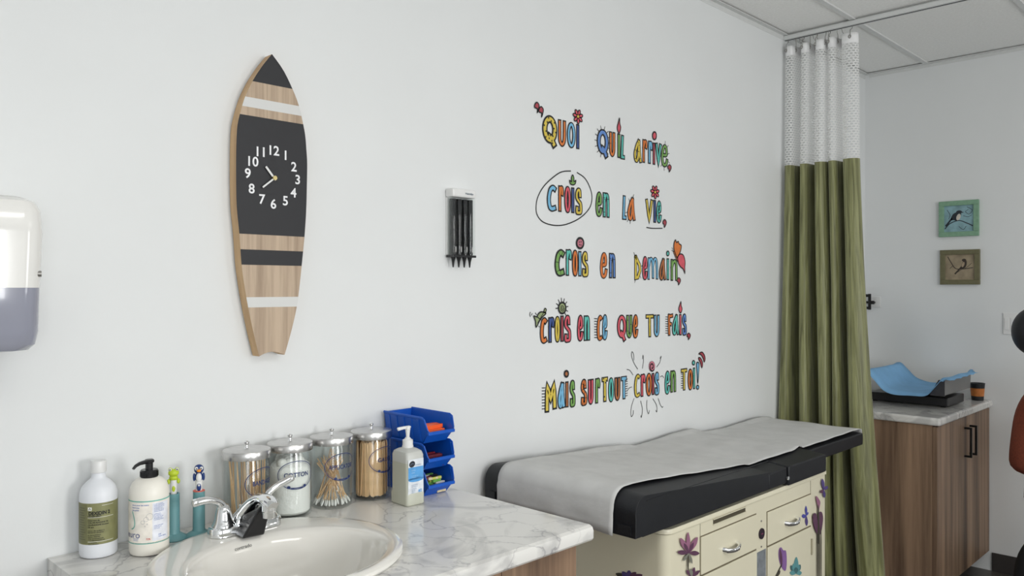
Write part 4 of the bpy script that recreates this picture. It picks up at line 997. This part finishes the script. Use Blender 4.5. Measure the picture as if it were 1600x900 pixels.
# pads
def pad(name, x0, x1, y0, y1, z0, zl, zr, r_=.02, crown=.010, headr=0):
    """upholstered block: top seam height zl at y0, zr at y1, crowned top"""
    b = MB(); nx = 8; v = []; R = []
    ys = [y0+(y1-y0)*i/10 for i in range(11)]
    if headr: ys = [y0+headr*(1-math.cos(PI/2*i/8)) for i in range(8)]+[y0+headr+(y1-y0-headr)*i/9 for i in range(10)]
    ny = len(ys)-1
    for i, y in enumerate(ys):
        t_ = (y-y0)/(y1-y0); zs_ = zl+(zr-zl)*t_; end = min(1, (y-y0)/max(headr, 1e-6)) if headr else 1
        drop_ = (1-math.sqrt(max(0, 1-(1-end)**2)))*headr if headr and end < 1 else 0
        ring = [(x0, y, z0), (x0-.001, y, (z0+zs_)/2), (x0, y, zs_-drop_)]
        for k in range(1, nx): 
            s_ = k/nx; cr = crown*(1-abs(2*s_-1)**4); ring.append((x0+(x1-x0)*s_, y, zs_-drop_+cr))
        ring += [(x1, y, zs_-drop_), (x1+.001, y, (z0+zs_)/2), (x1, y, z0)]
        R.append(ring)
    b.rings(R, 0, True, True)
    o = b.build(name, M['vinyl'], et, bevel=.004, angle=30)
    return o
PX0, PX1 = .022, .592
hp = pad('head_pad', PX0, PX1, 1.725, 2.462, .843, .953, .897, headr=.05)
MB().box(PX1-.001, PX1+.0015, 1.775, 2.458, .935, .9365).build('piping', M['vinyl'], hp)
pad('middle_pad', PX0, PX1-.004, 2.470, 2.598, .838, .890, .893)
sp_ = pad('seat_pad', PX0, PX1, 2.606, 2.905, .8285, .894, .892)
fp = pad('foot_pad', PX0, .478, 2.912, 3.548, .822, .874, .872, crown=.006)
MB().box(PX0+.02, PX1-.03, 1.80, 2.90, TZ, .843).build('pad_board', M['rubber'], et)
q = onX(1254, 727, PX1); 
qs = onX(1254.5, 727.5, PX1)
b = MB(); qs = onX(1231, 747, PX1+.002); b.tube([(PX1, qs.y, qs.z), (PX1+.005, qs.y, qs.z)], .0062, 14); b.build('snap_stud', M['chrome'], sp_)
# head end clips
b = MB(); b.box(PX1-.055, PX1-.012, 1.7205, 1.7235, .852, .875); b.build('strap_clip', M['vinyl'], hp)
b = MB(); b.box(.045, .070, 1.7205, 1.7235, .852, .875); b.build('strap_clip', M['vinyl'], hp)
# exam paper
def exam_paper():
    b = MB(); rows = []; rnd = random.Random(4)
    def top(y):
        if y < 2.462: return .953-.056*(y-1.725)/.737+.010
        if y < 2.60: return .9025
        if y < 2.905: return .9035
        if y < 2.97: return .9035-(y-2.905)/.065*.019
        return .884
    path = [(1.7165, z) for z in (.848, .865, .88, .90)]
    for k in range(9):
        a = PI/2*k/8; y = 1.725+.05*(1-math.cos(a)); path.append((y-.006*math.cos(a), top(y)-.05*(1-math.sin(a))+.004*math.sin(a)))
    y = 1.81
    while y < 3.55: path.append((y, top(y)+.0045)); y += .035
    path += [(3.552, .8865), (3.558, .882), (3.560, .868)]
    NXp = 28; R = []
    for i, (y, z) in enumerate(path):
        ring = []
        t_ = min(1, max(0, (y-1.80)/.9)); xa = .085-.055*t_
        xb = .525-.010*min(1, max(0, (y-1.75)/.3))
        if y > 2.80: xb = .515-min(1, (y-2.80)/.2)*.045
        for k in range(NXp+1):
            s_ = k/NXp; x = xa+(xb-xa)*s_; zz = z; yy = y
            if y > 1.80: zz += .0012*(1+math.sin(x*31+y*9))+.0008*(1+math.sin(y*37+x*13))
            if i < 4: yy = y-.0012*(1+math.sin(x*40+i)); zz = z+(.008*math.sin(x*7)-.004 if i == 0 else 0)
            if k < 2 and y > 1.9: zz += .004*(1+math.sin(y*11+1.5))
            ring.append((x, yy, zz))
        R.append(ring)
    b.rings(R, 0, False, False, True, closed=False)
    o = b.build('exam_paper', M['paper'], angle=80)
    s_ = o.modifiers.new('solid', 'SOLIDIFY'); s_.thickness = .0006
    return tag(o, 'crinkled white paper sheet covering the exam table pads', 'exam paper')
exam_paper()

# stickers on the cabinet
SK = {k: ink('sticker_'+k, v) for k, v in dict(pink='95647e', plum='5c3a52', lilac='85609a', teal='5c9498', dteal='40686c', viol='4e4078', stem='3e3a30', grey='7a7a70', blue='4a4c9c').items()}
def fpt(off=.0): return lambda px, py: (XF+.0052+off, *onfront(px, py))
def sticker(label, shapes_, X_off=0, name='flower_sticker', cat='sticker', fn=None, group='flower and butterfly stickers on the exam table'):
    b = MB(); cols_ = []
    for li, (pts, c_) in enumerate(shapes_):
        if c_ not in cols_: cols_.append(c_)
        g = fn(li*.00012) if fn else fpt(li*.00012)
        P = smooth2(pts, 4, True) if len(pts) > 3 else [Vector(p) for p in pts]
        blob(b, [(p.x, p.y) for p in P], g, cols_.index(c_))
    return tag(b.build(name, [SK[c] for c in cols_]), label, cat, group)
def petal(cx, cy, tx, ty, w_): # from centre to tip
    d = Vector((tx-cx, ty-cy)); n_ = Vector((-d.y, d.x)).normalized()*w_
    c_ = Vector((cx, cy)); return [tuple(c_), tuple(c_+d*.3+n_*.75), tuple(c_+d*.65+n_), tuple(c_+d), tuple(c_+d*.65-n_), tuple(c_+d*.3-n_*.75)]
K = lambda x, y: (950+x/3.6, 650+y/3.6)
cx, cy = K(452, 770)
sh = [([K(446, 780), K(452, 780), K(452, 860), K(446, 860)], 'stem')]
for (x, y), c_, w_ in (((448, 652), 'pink', 3), ((405, 685), 'pink', 4), ((502, 680), 'pink', 4), ((388, 765), 'plum', 3.6), ((512, 772), 'plum', 3.6), ((425, 715), 'plum', 2.5), ((478, 710), 'plum', 2.5), ((420, 815), 'grey', 2), ((470, 830), 'grey', 2)): sh.append((petal(cx, cy, *K(x, y), w_), c_))
sticker('pink lily sticker at the rounded left corner of the cabinet front', sh)
cx, cy = K(470, 905)
sticker('dark purple leafy sticker below the pink lily', [(petal(cx, cy, *K(x, y), 2.6), c_) for (x, y), c_ in (((440, 865), 'plum'), ((485, 850), 'plum'), ((515, 868), 'plum'), ((462, 858), 'grey'))]+[(petal(cx, cy, *K(x, y+110), 2.6), c_) for (x, y), c_ in (((440, 865), 'plum'), ((485, 850), 'stem'))])
sticker('purple tulip sticker on the cupboard door', [([K(960,750), K(972,738), K(985,755), K(1000,760), K(1004,820), K(998,868), K(982,862), K(966,830), K(958,790)], 'lilac'), (petal(*K(975, 850), *K(966, 745), 2.2), 'plum'), (petal(*K(985, 855), *K(990, 760), 2.4), 'lilac'), ([K(972, 835), K(976, 838), K(945, 905), K(940, 900)], 'stem'), (petal(*K(948, 905), *K(966, 868), 1.6), 'stem')])
sh = [(petal(*K(1055, 885), *K(x, y), 3.4), c_) for (x, y), c_ in (((1058, 792), 'teal'), ((1025, 840), 'dteal'), ((1080, 835), 'dteal'), ((1020, 880), 'teal'), ((1088, 880), 'teal'), ((1040, 830), 'teal'), ((1070, 835), 'teal'), ((1055, 850), 'dteal'))]
sticker('teal succulent sticker on the cupboard door beside the tulip', sh)
sticker('small blue-violet butterfly sticker beside the right drawer pull', [(petal(*K(1113, 560), *K(1112, 505), 1.8), 'blue'), (petal(*K(1113, 560), *K(1088, 565), 3.2), 'blue'), (petal(*K(1113, 560), *K(1116, 618), 2.2), 'viol'), (petal(*K(1113, 560), *K(1124, 540), 1.6), 'blue')])
sticker('violet butterfly sticker at the top right corner of the cabinet', [(petal(*K(1212, 415), *K(1204, 352), 2.4), 'viol'), (petal(*K(1212, 415), *K(1235, 395), 2.6), 'viol'), (petal(*K(1212, 415), *K(1192, 432), 2.4), 'plum'), (petal(*K(1212, 415), *K(1216, 460), 2), 'viol')])
sh = [([K(1168, 460), K(1172, 450), K(1192, 480), K(1190, 505), K(1182, 540), K(1176, 500)], 'pink'), ([K(1150, 560), K(1162, 545), K(1174, 565), K(1180, 640), K(1172, 660), K(1154, 610)], 'plum'), ([K(1184, 545), K(1200, 540), K(1208, 575), K(1200, 640), K(1190, 665), K(1182, 600)], 'plum'), ([K(1178, 520), K(1184, 520), K(1188, 700), K(1180, 700)], 'stem')]
for x in (1176, 1184, 1193): sh.append(([K(x, 655), K(x+5, 655), K(x+5, 905), K(x, 905)], 'stem'))
sticker('tall purple calla lily sticker on the right edge of the cabinet', sh)
def sidef(off): return lambda px, py: (lambda q: (q.x, q.y, q.z))(onY(px, py, TY0+.003-.0012-off))
sticker('dark violet flower sticker on the shaded left side of the cabinet', [(petal(982, 905, x, y, 4), c_) for x, y, c_ in ((962, 896, 'stem'), (972, 893, 'viol'), (983, 891, 'viol'), (994, 894, 'plum'), (1004, 898, 'plum'))], fn=sidef)

# ================================================================== CURTAIN, TRACK
tk = thing('curtain_track', 'grey metal curtain track fixed across the ceiling', 'curtain track', (0, 3.80, 0))
MB().box(.001, 3.4, -.018, .018, 2.727, 2.7475).build('rail', M['grid'], tk, bevel=.003)
MB().box(.001, 3.4, -.004, .004, 2.7262, 2.7268).build('slot', M['rubber'], tk)
cu = thing('privacy_curtain', 'green satin privacy curtain with white net top hanging by the wall', 'curtain', (0, 0, 0))
plan_pts = [(0,-.010),(.02,-.034),(.07,-.040),(.12,-.030),(.15,.045),(.21,.050),(.235,-.025),(.28,-.040),(.33,-.028),(.35,.045),(.42,.050),(.44,-.028),(.50,-.045),(.56,-.028),(.585,.030),(.605,-.022),(.65,-.038),(.70,-.020),(.72,.050),(.78,.045),(.80,-.028),(.86,-.044),(.93,-.040),(.985,-.026),(1,.0)]
plan_sm = smooth2([(a*.35, b) for a, b in plan_pts], 8)
pl_arc = [0]
for a, b in zip(plan_sm, plan_sm[1:]): pl_arc.append(pl_arc[-1]+(b-a).length)
def cpos(s, z):
    f = (2.69-z)/2.69; L0 = s*pl_arc[-1]; k = 0
    lo, hi = 0, len(pl_arc)-1
    while hi-lo > 1:
        m_ = (lo+hi)//2
        if pl_arc[m_] <= L0: lo = m_
        else: hi = m_
    t_ = (L0-pl_arc[lo])/(pl_arc[lo+1]-pl_arc[lo]); p = plan_sm[lo].lerp(plan_sm[lo+1], min(t_, 1))
    q = p.x/.35
    W = .350+.02*f+.19*max(0, f-.18)**1.35
    x = .012+q*W+.010*math.sin(q*9+f*6)*f+.008*math.sin(f*5.0)*q
    y = 3.80-.085*f**1.2+p.y*(.8+.65*f)+.006*math.sin(q*23+f*5)*f
    return x, y
def cloth(z0, z1, nz, ns=260, off=0):
    me = bpy.data.meshes.new('cloth'); V = []; F = []; UV = []
    arc = [0]
    for i in range(1, ns+1):
        a = cpos((i-1)/ns, 2.3); b_ = cpos(i/ns, 2.3); arc.append(arc[-1]+math.hypot(a[0]-b_[0], a[1]-b_[1]))
    for j in range(nz+1):
        z = z1+(z0-z1)*j/nz
        for i in range(ns+1):
            x, y = cpos(i/ns, z); V.append((x, y+off, z)); UV.append((arc[i], z))
    for j in range(nz):
        for i in range(ns): a = j*(ns+1)+i; F.append((a, a+ns+1, a+ns+2, a+1))
    me.from_pydata(V, [], F); uvl = me.uv_layers.new(name='UVMap')
    for p in me.polygons:
        p.use_smooth = True
        for li, vi in zip(p.loop_indices, p.vertices): uvl.data[li].uv = UV[vi]
    return me
def addcloth(name, me, m_):
    o = bpy.data.objects.new(name, me); C.objects.link(o); o.parent = cu; me.materials.append(m_); return o
o = addcloth('panel', cloth(.16, 2.097, 60), M['satin'])
o.modifiers.new('s', 'SOLIDIFY').thickness = .0012
addcloth('net_top', cloth(2.097, 2.642, 16), M['net'])
o = addcloth('header_band', cloth(2.638, 2.688, 3, off=-.0008), M['whitecloth']); o.modifiers.new('s', 'SOLIDIFY').thickness = .0015
o = addcloth('hem_band', cloth(2.062, 2.10, 2, off=-.001), M['satin'])
for s in (.03, .10, .16, .21, .27, .33, .39, .45, .50, .56, .62, .68, .75, .81, .945):
    x, y = cpos(s, 2.68)
    b = MB(); b.tube([(x, 3.80, 2.732), (x, 3.80+(y-3.80)*.3, 2.712), (x, y+.002, 2.70), (x+.002, y-.004, 2.683), (x+.004, y-.004, 2.672), (x, y-.003, 2.668)], .0014, 6)
    ring = [(x+.0055*math.cos(2*PI*k/10), y-.004, 2.668+.0075*math.sin(2*PI*k/10)) for k in range(11)]; b.tube(ring, .0018, 6)
    b.build('hook', M['zinc'], cu)

# ================================================================== FAR CABINET
ZF = .9075; CXF, CY0, CY1 = .665, 3.956, 4.826
counter('countertop', CXF, CY0, CY1, ZF, .036, 'white marble-look countertop on the far cabinet under the baby scale')
fc = thing('storage_cabinet', 'walnut wood-grain cabinet with black handles below the baby scale', 'cabinet', (0, 0, 0))
MB().box(.012, .628, CY0+.015, CY0+.033, .10, ZF-.037).box(.012, .628, CY1-.018, CY1-.001, .10, ZF-.037).box(.012, .028, CY0+.033, CY1-.018, .10, ZF-.037).box(.028, .628, CY0+.033, CY1-.018, .10, .118).build('body', M['wood'], fc)
MB().box(.03, .56, CY0+.035, CY1-.002, 0, .10).build('toe_kick', M['base'], fc)
for a, b_, hy in ((CY0+.017, 4.428, 4.387), (4.432, CY1-.002, 4.473)):
    d = MB().box(.629, .648, a, b_, .105, ZF-.042).build('door', M['wood'], fc, bevel=.001)
    h = MB(); h.box(.672, .682, hy-.005, hy+.005, .668, .816); h.box(.648, .672, hy-.005, hy+.005, .806, .816); h.box(.648, .672, hy-.005, hy+.005, .668, .678)
    h.build('handle', M['knob'], d, bevel=.001)
# baby scale
bs = thing('baby_scale', 'black and grey baby scale on the far countertop', 'scale', (0, 0, ZF+.0005))
MB().box(.205, .588, 4.335, 4.600, .006, .048).build('base', M['darkplastic'], bs, bevel=.004)
for x in (.23, .56):
    for y in (4.36, 4.575): MB().lathe([(.011, 0), (.011, .008)], (x, y, 0), 14).build('foot', M['rubber'], bs)
MB().box(.33, .47, 4.40, 4.54, .048, .066).build('load_post', M['rubber'], bs)
tp = [(.225, .165), (.250, .166), (.285, .130), (.330, .085), (.40, .070), (.48, .072), (.530, .082), (.562, .115), (.590, .149), (.604, .151)]
tp = [tuple(p) for p in smooth2(tp, 4)]
b = MB(); th = .010
up = [(x, 4.235, z) for x, z in tp]; 
b.rings([[(x, 4.235, z) for x, z in tp]+[(x, 4.235, z-th) for x, z in tp[::-1]], [(x, 4.66, z) for x, z in tp]+[(x, 4.66, z-th) for x, z in tp[::-1]]])
b.build('tray', M['darkplastic'], bs)
MB().hexa([(.588, 4.235, .072), (.603, 4.235, .072), (.603, 4.655, .072), (.588, 4.655, .072), (.590, 4.235, .149), (.605, 4.235, .149), (.605, 4.655, .149), (.590, 4.655, .149)]).build('end_panel', M['greyplastic'], bs, bevel=.002)
MB().hexa([(.535, 4.232, .068), (.603, 4.232, .068), (.603, 4.245, .068), (.535, 4.245, .068), (.575, 4.232, .146), (.603, 4.232, .146), (.603, 4.245, .146), (.575, 4.245, .146)]).build('side_gusset', ink('dark_grey_gusset', '38363a'), bs, bevel=.001)
# liner
b = MB(); R = []
for j in range(15):
    y = 4.205+(4.69-4.205)*j/14; ring = []
    for i, (x, z) in enumerate(tp):
        zz = z+.0022+.0022*(1+math.sin(x*40+y*23)); 
        if y < 4.235: zz -= (4.235-y)*.5
        if y > 4.66: zz += (y-4.66)*.35
        ring.append((x, y, zz))
    x, z = tp[-1]; ring += [(x+.012, y, z+.003-.002*math.sin(y*50)), (x+.030, y, z-.002+.010*(y-4.3)+.003*math.sin(y*60))]
    x, z = tp[0]; ring = [(x-.025, y, z-.012), (x-.01, y, z+.003)]+ring
    R.append(ring)
b.rings(R, 0, False, False, True, closed=False); o = b.build('paper_liner', M['liner'], angle=80); o.location.z = ZF+.0005
o.modifiers.new('s', 'SOLIDIFY').thickness = .0006
tag(o, 'crumpled light blue paper liner draped over the baby scale tray', 'paper liner')
t = thing('paper_cup', 'black paper cup with an orange band at the end of the far countertop', 'cup', (.610, 4.755, ZF+.0005))
MB().lathe([(.0285, 0), (.0300, .022), (.0330, .062), (.0352, .088), (.0345, .089), (.0325, .085), (.028, .006), (.001, .006)], n=32).build('cup_body', ink('cup_black', '17191c'), t)
b = MB()
R = [[((.0302+.0033*(z-.022)/.040)*math.cos(2*PI*j/32), (.0302+.0033*(z-.022)/.040)*math.sin(2*PI*j/32), z) for j in range(32)] for z in (.0225, .064)]
b.rings(R, 0, False, False); b.build('band', ink('cup_orange', 'c87838'), t)
MB().tube([(.0352*math.cos(2*PI*k/32), .0352*math.sin(2*PI*k/32), .089) for k in range(33)], .0014, 8).build('rim', ink('cup_rim', '2a2a2c'), t)

# ================================================================== FAR WALL THINGS
def far(px, py, d=0): q = onY(px, py, YF-d); return q.x, q.z
def picture(label, c0, c1, framec, backc, inkc, kind):
    x0, z1 = far(*c0, .02); x1, z0 = far(*c1, .02)
    t = thing('framed_picture', label, 'picture', ((x0+x1)/2, YF, (z0+z1)/2), 'small bird pictures on the far wall')
    hw, hh = (x1-x0)/2, (z1-z0)/2; fw = .026; fm = ink('frame_paint_'+framec, framec, .5); bk = mat('canvas_'+backc, hx(backc), .7, var=.25, scale=22)
    b = MB()
    for (a, c, e, g) in ((-hw, hw, hh-fw, hh), (-hw, hw, -hh, -hh+fw)): b.hexa([(a, -.020, e), (c, -.020, e), (c, -.001, e), (a, -.001, e), (a, -.020, g), (c, -.020, g), (c, -.001, g), (a, -.001, g)])
    for (a, c) in ((-hw, -hw+fw), (hw-fw, hw)): b.hexa([(a, -.020, -hh+fw), (c, -.020, -hh+fw), (c, -.001, -hh+fw), (a, -.001, -hh+fw), (a, -.020, hh-fw), (c, -.020, hh-fw), (c, -.001, hh-fw), (a, -.001, hh-fw)])
    b.build('frame', fm, t, bevel=.002)
    cv = MB().box(-hw+fw, hw-fw, -.010, -.004, -hh+fw, hh-fw).build('canvas', bk, t)
    iw, ih = hw-fw, hh-fw; g = lambda o_: (lambda x, y: (x*iw, -.0104-o_, y*ih)); b = MB()
    ribbon(b, smooth2([(-.95, -.75), (-.6, -.35), (0, -.15), (.5, -.35), (.95, -.6)] if kind == 0 else [(-.85, .85), (-.6, .35), (-.3, -.1), (.2, -.15), (.9, -.05)], 6), .07 if kind == 0 else .06, g(0), 0)
    for pts in ([(.55, .85), (.9, .6), (.7, .3), (.45, .5), (.65, .65)], [(-.8, .7), (-.6, .3), (-.7, .0)], [(.3, .2), (.6, .1), (.85, .2)], [(0, -.6), (.3, -.85), (.5, -.6)]) if kind == 0 else ([(.3, -.15), (.6, .1), (.8, .3)], [(-.5, .1), (-.7, -.1)], [(.1, -.2), (-.3, -.5)]):
        ribbon(b, smooth2(pts, 5), .035, g(0), 0)
    if kind == 0:
        blob(b, smooth2([(-.55, -.05), (-.4, .35), (-.1, .5), (.15, .45), (.1, .1), (-.1, -.15), (-.35, -.1)], 4, True), g(.0002), 0); blob(b, ell(-.02, .12, .14, .26, 12, -.3), g(.0004), 1)
        blob(b, ell(.02, .5, .2, .13, 12), g(.0003), 0); ribbon(b, [(-.45, .05), (-.9, -.55)], .13, g(.0002), 0); blob(b, [(.2, .52), (.36, .45), (.2, .42)], g(.0002), 0)
    else:
        blob(b, smooth2([(.05, -.1), (.15, .3), (.3, .55), (.45, .5), (.45, .15), (.3, -.1)], 4, True), g(.0002), 0); blob(b, ell(.22, .2, .09, .22, 12, -.3), g(.0004), 1)
        blob(b, ell(.28, .55, .15, .11, 12), g(.0003), 0); ribbon(b, [(.1, .0), (-.35, -.55)], .11, g(.0002), 0)
    b.build('painting', [ink('paint_dark_%d' % kind, inkc), ink('paint_light_%d' % kind, 'cfc8bc' if kind == 0 else 'a8957c')], t)
picture('small bird picture in a sage green frame, the upper one on the far wall', (1466.5, 315.5), (1529, 368), '7fa58a', '87aab2', '262c34', 0)
picture('small bird picture in an olive brown frame, the lower one on the far wall', (1468.5, 391), (1530.5, 444.5), '6e6a4e', '9a8c74', '3a302a', 1)
x0, z1_ = far(1567.5, 489); x1, z0_ = far(1590, 523)
t = thing('light_switch', 'white double light switch plate on the far wall', 'light switch', ((x0+x1)/2, YF, (z0_+z1_)/2))
hw, hh = (x1-x0)/2, (z1_-z0_)/2
MB().box(-hw, hw, -.006, -.0005, -hh, hh).build('plate', M['white'], t, bevel=.002)
for s_ in (-1, 1): MB().box(s_*hw*.45-.011, s_*hw*.45+.011, -.0095, -.006, -.031, .031).build('rocker', M['white'], t, bevel=.001)
x0, zc = far(1358, 471.5, .03)
t = thing('wall_bracket', 'black metal bracket mounted on the far wall beside the curtain', 'bracket', (x0, YF, zc))
b = MB(); b.box(-.10, .012, -.045, -.037, .028, .044).box(-.10, .012, -.045, -.037, -.044, -.028).box(.000, .014, -.047, -.035, -.046, .046).box(-.10, .0, -.040, -.034, -.010, .004)
b.build('arm', M['knob'], t, bevel=.001)
MB().box(.0, .055, -.006, -.0005, -.030, .030).build('wall_plate', M['white'], t, bevel=.002)
b = MB(); b.box(.014, .030, -.040, -.030, -.014, .006).box(.010, .026, -.032, -.005, -.010, .002); b.build('joint', M['knob'], t, bevel=.001)

# ================================================================== PERSON AT THE RIGHT EDGE
def skinfig(name, m_, parent, nodes, edges, root, sub=2):
    me = bpy.data.meshes.new(name); me.from_pydata([n_[0] for n_ in nodes], edges, []); me.materials.append(m_)
    o = bpy.data.objects.new(name, me); C.objects.link(o)
    if parent: o.parent = parent
    sk_ = o.modifiers.new('skin', 'SKIN'); sk_.use_smooth_shade = True
    for i, n_ in enumerate(nodes):
        v_ = me.skin_vertices[0].data[i]; r_ = n_[1]; v_.radius = r_ if isinstance(r_, tuple) else (r_, r_); v_.use_root = (i == root)
    s_ = o.modifiers.new('sub', 'SUBSURF'); s_.levels = sub; s_.render_levels = sub
    return o
ps = thing('person', 'person in a rust-brown sweater and black trousers with dark hair at the right edge', 'person', (1.026, 4.106, 0), rz=math.radians(13))
H = [((.035, 0, .70), (.085, .11)), ((.030, 0, .82), (.085, .10)), ((.015, 0, .96), (.085, .11)), ((.030, 0, 1.08), (.075, .125)), ((.045, 0, 1.135), .050), ((.040, 0, 1.19), .040), ((.020, 0, 1.255), (.070, .062)), ((.018, 0, 1.33), (.082, .070)), ((.010, 0, 1.375), (.055, .050))]
E_ = [(i, i+1) for i in range(8)]
for s_ in (-1, 1):
    k = len(H); H += [((.035, .085*s_, .62), .068), ((.045, .090*s_, .42), .050), ((.005 if s_ < 0 else .07, .092*s_, .27), .044), ((-.012 if s_ < 0 else .085, .092*s_, .07), .032), ((.06 if s_ < 0 else .15, .095*s_, .035), (.030, .022)), ((.13 if s_ < 0 else .22, .10*s_, .028), (.026, .016))]
    E_ += [(0, k), (k, k+1), (k+1, k+2), (k+2, k+3), (k+3, k+4), (k+4, k+5)]
    k = len(H); H += [((.045, .155*s_, 1.07), .048), ((.060, .185*s_, .93), .038), ((.110, .180*s_, .80), .033), ((.215, .150*s_, .83), .026), ((.290, .125*s_, .86), .020), ((.335, .115*s_, .865), (.030, .014))]
    E_ += [(3, k), (k, k+1), (k+1, k+2), (k+2, k+3), (k+3, k+4), (k+4, k+5)]
    hk = k+5
    for f_, (dx, dy, L_) in enumerate(((.028, -.020, .060), (.034, -.007, .070), (.034, .006, .066), (.028, .018, .052))):
        k = len(H); b0 = Vector((.335, .115*s_, .865)); p1 = b0+Vector((dx, dy, .002)); p2 = p1+Vector((L_*.45, 0, -.006)); p3 = p2+Vector((L_*.30, 0, -.018)); p4 = p3+Vector((L_*.15, 0, -.014))
        H += [(tuple(p1), .009), (tuple(p2), .0085), (tuple(p3), .008), (tuple(p4), .0065)]; E_ += [(hk, k), (k, k+1), (k+1, k+2), (k+2, k+3)]
    k = len(H); p = Vector((.310, .115*s_-.022*s_, .858)); H += [(tuple(p), .010), (tuple(p+Vector((.028, -.016*s_, -.010))), .009), (tuple(p+Vector((.050, -.018*s_, -.018))), .0075)]; E_ += [(hk-1, k), (k, k+1), (k+1, k+2)]
skinfig('body', M['skin'], ps, H, E_, 0)
b = MB()
for s_ in (-1, 1): b.ball((.086, .028*s_, 1.318), .010, .013, .008)
fc_ = b.build('eyes', M['white'], ps)
MB().ball((.098, 0, 1.290), .016, .011, .020).build('nose', M['skin'], ps); MB().ball((.088, 0, 1.248), .008, .024, .006).build('mouth', ink('lip', '8c4a44'), ps)
for s_ in (-1, 1): MB().ball((.015, .072*s_, 1.295), .016, .007, .028).build('ear', M['skin'], ps)
b = MB(); b.ball((-.020, 0, 1.310), .093, .088, .108, 28, 18)
hr = b.build('hair', M['hair'], ps)
ring = [(.02+.012*math.cos(2*PI*k/12), 0, 1.425+.016*math.sin(2*PI*k/12)) for k in range(13)]; MB().tube(ring, .0022, 6).build('hair_tie', M['hair'], hr)
SW = [((.030, 0, .672), (.128, .165)), ((.028, 0, .76), (.125, .165)), ((.028, 0, .88), (.122, .150)), ((.035, 0, .97), (.105, .145)), ((.050, 0, 1.06), (.080, .145)), ((.045, 0, 1.125), .062), ((.045, 0, 1.145), .055)]
SE = [(i, i+1) for i in range(6)]
for s_ in (-1, 1):
    k = len(SW); SW += [((.045, .150*s_, 1.065), .062), ((.060, .190*s_, .93), .052), ((.110, .185*s_, .795), .046), ((.215, .152*s_, .828), .038), ((.270, .131*s_, .852), .034)]
    SE += [(4, k), (k, k+1), (k+1, k+2), (k+2, k+3), (k+3, k+4)]
skinfig('sweater', M['knit'], ps, SW, SE, 0)
TR = [((.035, 0, .74), (.10, .13))]; TE = []
for s_ in (-1, 1):
    k = len(TR); TR += [((.035, .082*s_, .62), .085), ((.045, .090*s_, .47), .062), ((-.028 if s_ < 0 else .07, .092*s_, .32), .088), ((-.030 if s_ < 0 else .085, .092*s_, .16), .084), ((-.020 if s_ < 0 else .09, .092*s_, .075), .070)]
    TE += [(0, k), (k, k+1), (k+1, k+2), (k+2, k+3), (k+3, k+4)]
skinfig('trousers', M['trouser'], ps, TR, TE, 0)
for s_ in (-1, 1):
    x = -.012 if s_ < 0 else .085
    b = MB(); b.rings([[(x-.045+.0, .062*s_ if False else .092*s_-.036, 0), (x+.165, .092*s_-.03, 0), (x+.165, .092*s_+.034, 0), (x-.045, .092*s_+.036, 0)], [(x-.045, .092*s_-.038, .045), (x+.16, .092*s_-.03, .035), (x+.16, .092*s_+.032, .035), (x-.045, .092*s_+.038, .045)], [(x-.035, .092*s_-.03, .085), (x+.05, .092*s_-.03, .080), (x+.05, .092*s_+.03, .080), (x-.035, .092*s_+.03, .085)]], smooth=True)
    b.build('shoe', M['black'], ps, sub=2)
